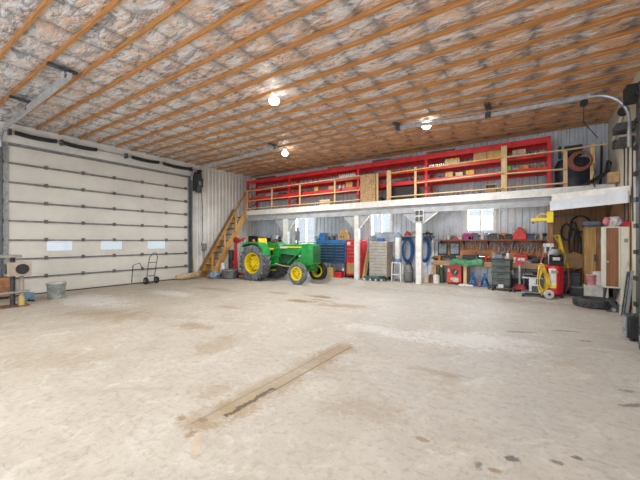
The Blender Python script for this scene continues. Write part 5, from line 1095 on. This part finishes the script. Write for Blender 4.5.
# corner post fittings
y = 10.85
arm = thing('yellow_jib', 'yellow swing arm fixed high on the brown corner post above the compressor', 'jib', (X(550, 10.9), 10.9, Z(545, 219, 10.85)))
MB().box(-.44, .06, -.05, .0, -.05, .035).build('arm_beam', YELLOW, arm, bevel=.006); MB().box(-.07, .07, -.06, .0, -.1, .2).build('post_bracket', YELLOW, arm); MB().tube([(-.07, -.03, .12), (-.2, -.03, .16), (-.3, -.03, .05)], .018, 6).build('tension_rod', YELLOW, arm); MB().box(-.42, -.36, -.045, -.005, -.12, -.07).build('hook_block', DKSTEEL, arm)
fr = thing('air_regulator', 'grey air filter regulator with gauges on the brown corner post', 'regulator', (X(549, 10.85), 10.86, Z(548, 247, 10.85)))
MB().box(-.14, .1, -.05, .03, .0, .1).cyl((-.08, -.01, -.16), (-.08, -.01, 0), .045).cyl((.04, -.01, -.14), (.04, -.01, 0), .04).build('bowls', mat('grey_alloy', (.42, .45, .45), .4, .5), fr); MB().cyl((-.02, -.08, .06), (-.02, -.05, .06), .045).build('gauge', WHITE, fr)
MB().tube([(-.1, -.02, -.12), (-.18, -.1, -.4), (-.24, -.2, -.75), (-.2, -.3, -1.0)], .016, 6).build('red_hose', mat('red_hose', (.5, .12, .12), .5), fr, 'dull red hose')
hs_ = thing('yellow_hose', 'yellow hose looped on the brown plywood right of the corner post', 'hose', (X(559, 10.95), 11.06, 0))
zt1, zb1 = Z(558, 236, 10.95), Z(560, 268, 10.95); MB().tube([(-.16, 0, zt1), (.0, .0, zt1 + .02), (.06, 0, zt1 - .3), (.14, 0, zb1 + .25), (.2, .0, zb1)], .035, 8).tube([(-.1, .04, zt1), (.02, .05, zt1 - .2), (.03, .05, zt1 - .5)], .03, 8).build('hose', YHOSE, hs_); MB().tube([(.2, 0, zb1), (.23, 0, zb1 - .4), (.15, .0, .2)], .02, 6).build('drop_hose', mat('red_hose', (.5, .12, .12)), hs_, 'dull red drop hose')

# ------------------------------------------------------------------ tool bay
yb = YW - .1
bh = thing('belt_hanger', 'black belts and hoses hanging on the brown plywood of the tool bay', 'belt', (X(572, yb), yb, 0))
for px, py0, py1, w in ((566, 224, 240, .12), (573, 222, 262, .1), (580, 216, 232, .22), (577, 230, 270, .08)):
    z1_, z0_ = Z(px, py0, yb), Z(px, py1, yb); x = X(px, yb) - X(572, yb); MB().tube([(x + w * math.cos(2 * PI * i / 22), -.03 - .005 * (i % 3), (z0_ + z1_) / 2 + (z1_ - z0_) / 2 * math.sin(2 * PI * i / 22)) for i in range(22)], .026, 6, True).build('belt', RUBBER, bh)
for py in (216, 238): MB().box(-.45, .2, -.03, .0, Z(572, py, yb) - .025, Z(572, py, yb) + .025).build('hanger_rail', DKSTEEL, bh)
ky = 11.9
ps = solo('wooden_saucer', MB().lathe([(.26, 0), (.27, .03), (.2, .04), (.001, .04)], (0, 0, 0), 'y', 8), mat('octagon_wood', (.34, .20, .09), .7), 'brown eight sided wooden board leaning in the tool bay', 'board', (X(574, 12.0), 11.98, Z(574, 261, 12.0)))
yc = 11.35; tc_ = thing('black_tool_case', 'black upright case on the floor of the tool bay', 'case', (X(571.5, yc), yc + .1, F0))
MB().box(-.22, .22, -.12, .12, .03, .62).build('body', BLACK, tc_, bevel=.03); MB().box(-.18, .18, -.135, -.12, .1, .5).build('front_panel', DKGREY, tc_); MB().tube([(-.1, 0, .62), (-.1, 0, .7), (.1, 0, .7), (.1, 0, .62)], .014, 6).build('handle', DKSTEEL, tc_); MB().box(-.2, .2, -.1, .1, 0, .03).build('feet', RUBBER, tc_)
tbx = thing('grey_tub', 'dark grey tub on the floor of the tool bay right of the black case', 'tub', (X(578.3, 11.0), 11.06, F0)); MB().lathe([(.16, 0), (.18, .02), (.21, .24), (.2, .24), (.17, .03), (.001, .03)], n=22).build('bowl', DKGREY, tbx); MB().ring((0, 0, .24), .205, .013, n=22).build('rim', GREY, tbx)
# plywood cabinet
y = 11.25; x0, x1 = xr(583.5, 602.5, y); z1 = Z(592, 226.5, y); pc = thing('plywood_cabinet', 'tall ochre plywood cabinet in the tool bay left of the brown locker', 'cabinet', ((x0 + x1) / 2 + .02, y, F0)); hw = (x1 - x0) / 2; hh = z1 - F0
MB().box(-hw, hw, .02, .5, .03, hh).build('case', PLYDOOR, pc, bevel=.004); MB().box(-hw, hw * .2, 0, .02, .05, hh - .03).build('door', PLYDOOR, pc); MB().box(hw * .24, hw, 0, .02, .05, hh - .03).build('door', PLY, pc, 'darker brown door')
MB().box(-.0, .03, -.03, 0, hh * .5, hh * .6).build('handle', DKSTEEL, pc); MB().box(-hw - .02, hw + .02, -.03, .5, hh, hh + .04).build('cornice', DKSTEEL, pc); MB().box(-hw, hw, .05, .48, 0, .03).build('plinth', BLACK, pc)
onshelf('blue_tray', 'flat blue grey tray on top of the ochre plywood cabinet', 'tray', 591, y + .25, .36, .1, z1 + .045, mat('blue_grey_tray', (.2, .27, .4), .5), .3)
t = thing('wall_hook_bag', 'blue and green bag hanging at the edge of the brown locker', 'bag', (X(602.5, 10.2), 10.2, Z(602.5, 241, 10.2))); MB().blob((0, 0, 0), .05, .06, .15, .3, 3, 5).build('bag', mat('teal_bag', (.05, .25, .28), .7), t); MB().tube([(-.02, 0, .14), (0, 0, .24), (.02, 0, .14)], .008, 6).build('strap', BLUE, t)
# lockers
y = 9.35; x0, xm, x1 = X(604, y), X(620.5, y), XR - .035; z1 = Z(612, 226.5, y); z0 = Z(612, 288, y)
lk = thing('locker', 'tall cream steel locker with a brown veneer door beside the right wall', 'locker', (x0, y, 0))
MB().box(0, xm - x0, .03, .42, z0, z1).box(0, .035, 0, .03, z0, z1).box(xm - x0 - .03, xm - x0, 0, .03, z0, z1).box(.035, xm - x0 - .03, 0, .03, z1 - .03, z1).box(.035, xm - x0 - .03, 0, .03, z0, z0 + .03).build('case', OFFW, lk)
MB().box(.037, xm - x0 - .032, .008, .029, z0 + .032, z1 - .032).build('door', DOORWOOD, lk, 'brown veneer door'); MB().cyl((.06, -.02, (z0 + z1) / 2 - .1), (.06, .01, (z0 + z1) / 2 - .1), .018).build('knob', STEEL, lk)
for q in (.03, xm - x0 - .06): MB().prism([(.05, z0), (.40, z0), (.40, z0 - .05), (.35, z0 - .3), (.32, z0 - .3)], q, q + .03, 'yz').build('support_bracket', DKSTEEL, lk)
l2 = thing('cream_locker', 'plain cream steel locker with a dark vent standing against the right wall', 'locker', (xm + .004, y, 0)); w2 = x1 - xm - .006
MB().box(0, w2, 0, .42, .22, z1 - .01).build('case', OFFW, l2, bevel=.006); MB().box(.03, w2 - .02, -.012, 0, .26, z1 - .05).build('door', OFFW, l2)
for k in range(4): MB().box(.05, .11, -.018, -.012, z1 - .34 + k * .02, z1 - .33 + k * .02).build('vent', BLACK, l2)
MB().box(.1, .12, -.035, -.012, 1.05, 1.16).build('handle', STEEL, l2); MB().box(.02, w2 - .02, .02, .40, 0, .22).build('plinth', CONC, l2)
zt2 = z1 + .001
t = thing('white_red_bag', 'white and red plastic bag of rags on top of the brown-doored locker', 'bag', ((x0 + xm) / 2 + .05, y + .2, zt2)); MB().blob((0, 0, .11), .14, .15, .11, .5, 4, 12, 18).build('bag', mat('white_bag', (.72, .70, .72), .5), t); MB().blob((-.12, -.04, .12), .07, .1, .09, .4, 4, 3).build('rag', mat('pink_red_rag', (.6, .2, .24), .8), t, 'red rag'); MB().blob((.13, -.02, .10), .05, .09, .08, .4, 4, 8).build('blue_rag', mat('blue_rag', (.15, .2, .4), .8), t, 'blue rag')
t = thing('red_case', 'red case on top of the plain cream locker', 'case', (xm + w2 / 2 + .03, y + .2, zt2 - .008)); MB().box(-.07, .07, -.18, .18, 0, .1).build('body', RED, t, bevel=.01); MB().tube([(0, -.08, .1), (0, -.08, .14), (0, .08, .14), (0, .08, .1)], .01, 6).build('handle', RED, t); MB().box(-.072, .072, -.185, .185, .05, .06).build('seam', BLACK, t)
t = thing('hanging_cord', 'thin dark cord hanging from the loft header past the lockers', 'cord', (X(628, 9.5), 9.55, 0)); MB().tube([(0, 0, 2.9), (.01, 0, 2.2), (.0, -.02, 1.5), (.02, -.03, .6)], .009, 6).build('cord', BROWN, t); MB().box(-.015, .015, -.04, .0, .5, .62).build('cord_end', BLACK, t)
# buckets, crate and tire
y = 11.0
t = thing('white_bucket', 'tall white bucket standing on the white crate beside the locker', 'bucket', (X(598.5, y), y + .02, F0 + .33)); MB().lathe([(.10, 0), (.105, .01), (.125, .34), (.118, .345), (.095, .02), (.001, .015)], n=22).build('tub', WHITE, t); MB().ring((0, 0, .33), .126, .01, n=22).build('rim', WHITE, t); MB().tube([(-.125, 0, .3), (-.1, -.1, .2), (.1, -.1, .2), (.125, 0, .3)], .006, 6).build('bail', STEEL, t)
t = thing('pink_bucket', 'pink and white bucket standing on the white crate left of the tall white bucket', 'bucket', (X(591, y), y - .03, F0 + .33)); MB().lathe([(.09, 0), (.095, .01), (.11, .26), (.104, .265), (.085, .02), (.001, .015)], n=22).build('tub', PINK, t); MB().ring((0, 0, .255), .111, .009, n=22).build('rim', WHITE, t); MB().lathe([(.0955, .02), (.1, .1)], n=22).build('lower_band', WHITE, t)
t = thing('white_crate', 'low white crate on the floor behind the lying tire', 'crate', (X(595, y), y, F0))
MB().box(-.24, .24, -.16, .16, 0, .10).box(-.24, .24, -.16, -.14, .10, .31).box(-.24, .24, .14, .16, .10, .31).box(-.24, -.22, -.14, .14, .10, .31).box(.22, .24, -.14, .14, .10, .31).build('sides', mat('chalky_white', (.66, .66, .62), .7), t); MB().box(-.25, .25, -.17, .17, .31, .328).build('lid', mat('chalky_white', (.66, .66, .62), .7), t)
p = Vector((1.14, 10.28, 0)); ti = thing('car_tire', 'big black tire lying flat on the floor in front of the lockers', 'tire', (p.x, p.y, .0))
MB().lathe([(.23, .03), (.26, .0), (.36, .0), (.395, .02), (.41, .07), (.41, .13), (.395, .18), (.36, .20), (.26, .20), (.23, .17), (.24, .10)], n=44, closed=True).build('carcass', TIREB, ti)
tr_ = MB()
for k in range(40):
    a = 2 * PI * k / 40; tr_.boxm(Matrix.Rotation(a, 4, 'Z') @ Matrix.Translation((.41, 0, .10)) @ Matrix.Rotation(R(18 if k % 2 else -18), 4, 'X'), .016, .033, .13)
tr_.build('tread', TIREB, ti); MB().ring((0, 0, .195), .30, .008, n=40, m=6).build('sidewall_ring', DUSTYR, ti)
t = thing('black_trap', 'dark angular bracket scrap on the floor under the brown-doored locker', 'bracket', (X(613, 9.75), 9.72, 0)); MB().prism([(-.12, 0), (.12, 0), (.1, .1), (-.02, .28), (-.1, .26), (.0, .1)], -.04, .04).build('angle', DKSTEEL, t); MB().cyl((0, -.05, .06), (0, .05, .06), .04).build('pivot', STEEL, t)
for k, (px, dx, h, m, lab) in enumerate(((626, .16, .95, DKSTEEL, 'dark steel bar leaning on the right wall, first of four from the left'), (628.2, .15, .85, STEEL, 'bright steel bar leaning on the right wall, second of four from the left'), (630, .13, .92, DKGREY, 'dark grey bar leaning on the right wall, third of four from the left'), (632, .12, 1.0, GALV, 'pale galvanised bar leaning on the right wall, last of four from the left'))):
    y = 9.3 - k * .12; x = min(X(px, y), XR - .16); solo('leaning_bar', MB().bar((0, 0, .005), (XR - .06 - x, .02, h), .045, .03), m, lab, 'bar', (x, y, 0))
# black machines at the right edge
p = G(630, 340)
p = G(627, 341)
bm_ = thing('battery_charger', 'black box with a silver side frame on the floor at the right edge', 'box', (p.x, p.y, 0), R(-90))
MB().box(-.34, 0, .012, .34, .04, .40).build('body', BLACK, bm_, bevel=.02); MB().box(-.335, -.005, -.0, .012, .05, .39).build('front_frame', DKGREY, bm_, bevel=.005); MB().box(-.30, -.03, -.012, 0, .17, .37).build('front_panel', mat('silver_panel', (.36, .38, .39), .4, .5), bm_); MB().box(-.30, -.03, -.012, 0, .07, .15).build('lower_panel', mat('silver_panel', (.36, .38, .39), .4, .5), bm_)
MB().tube([(-.02, .06, .40), (-.02, .08, .44), (-.02, .26, .44), (-.02, .28, .40)], .012, 6).build('handle', DKSTEEL, bm_)
for sx in (-.3, -.04):
    for yy in (.06, .3): MB().cyl((sx, yy, 0), (sx, yy, .05), .025).build('foot', RUBBER, bm_)
p = G(642, 357)
mw = thing('power_unit', 'black wheeled machine with a blue handle cut off by the right edge', 'machine', (p.x + .09, p.y + .16, 0), R(0))
MB().lathe([(.1, -.06), (.17, -.07), (.19, 0), (.17, .07), (.1, .06)], (0, 0, .19), 'x', 26).build('wheel', RUBBER, mw); MB().cyl((-.07, 0, .19), (.07, 0, .19), .09).build('hub', STEEL, mw); MB().box(-.02, .34, -.15, .4, .3, .62).build('engine_block', DKSTEEL, mw, bevel=.02); MB().box(-.03, .1, .05, .35, .24, .3).build('skirt', BLACK, mw)
MB().tube([(.12, .3, .5), (.12, .5, .8), (.12, .6, .95), (.25, .65, .97)], .018, 8).build('handle', BLUE, mw, 'blue handle'); MB().cyl((.15, .12, .62), (.15, .12, .74), .1).build('air_cleaner', BLACK, mw); MB().cyl((.25, .35, 0), (.25, .35, .26), .035).build('stand_leg', DKSTEEL, mw)
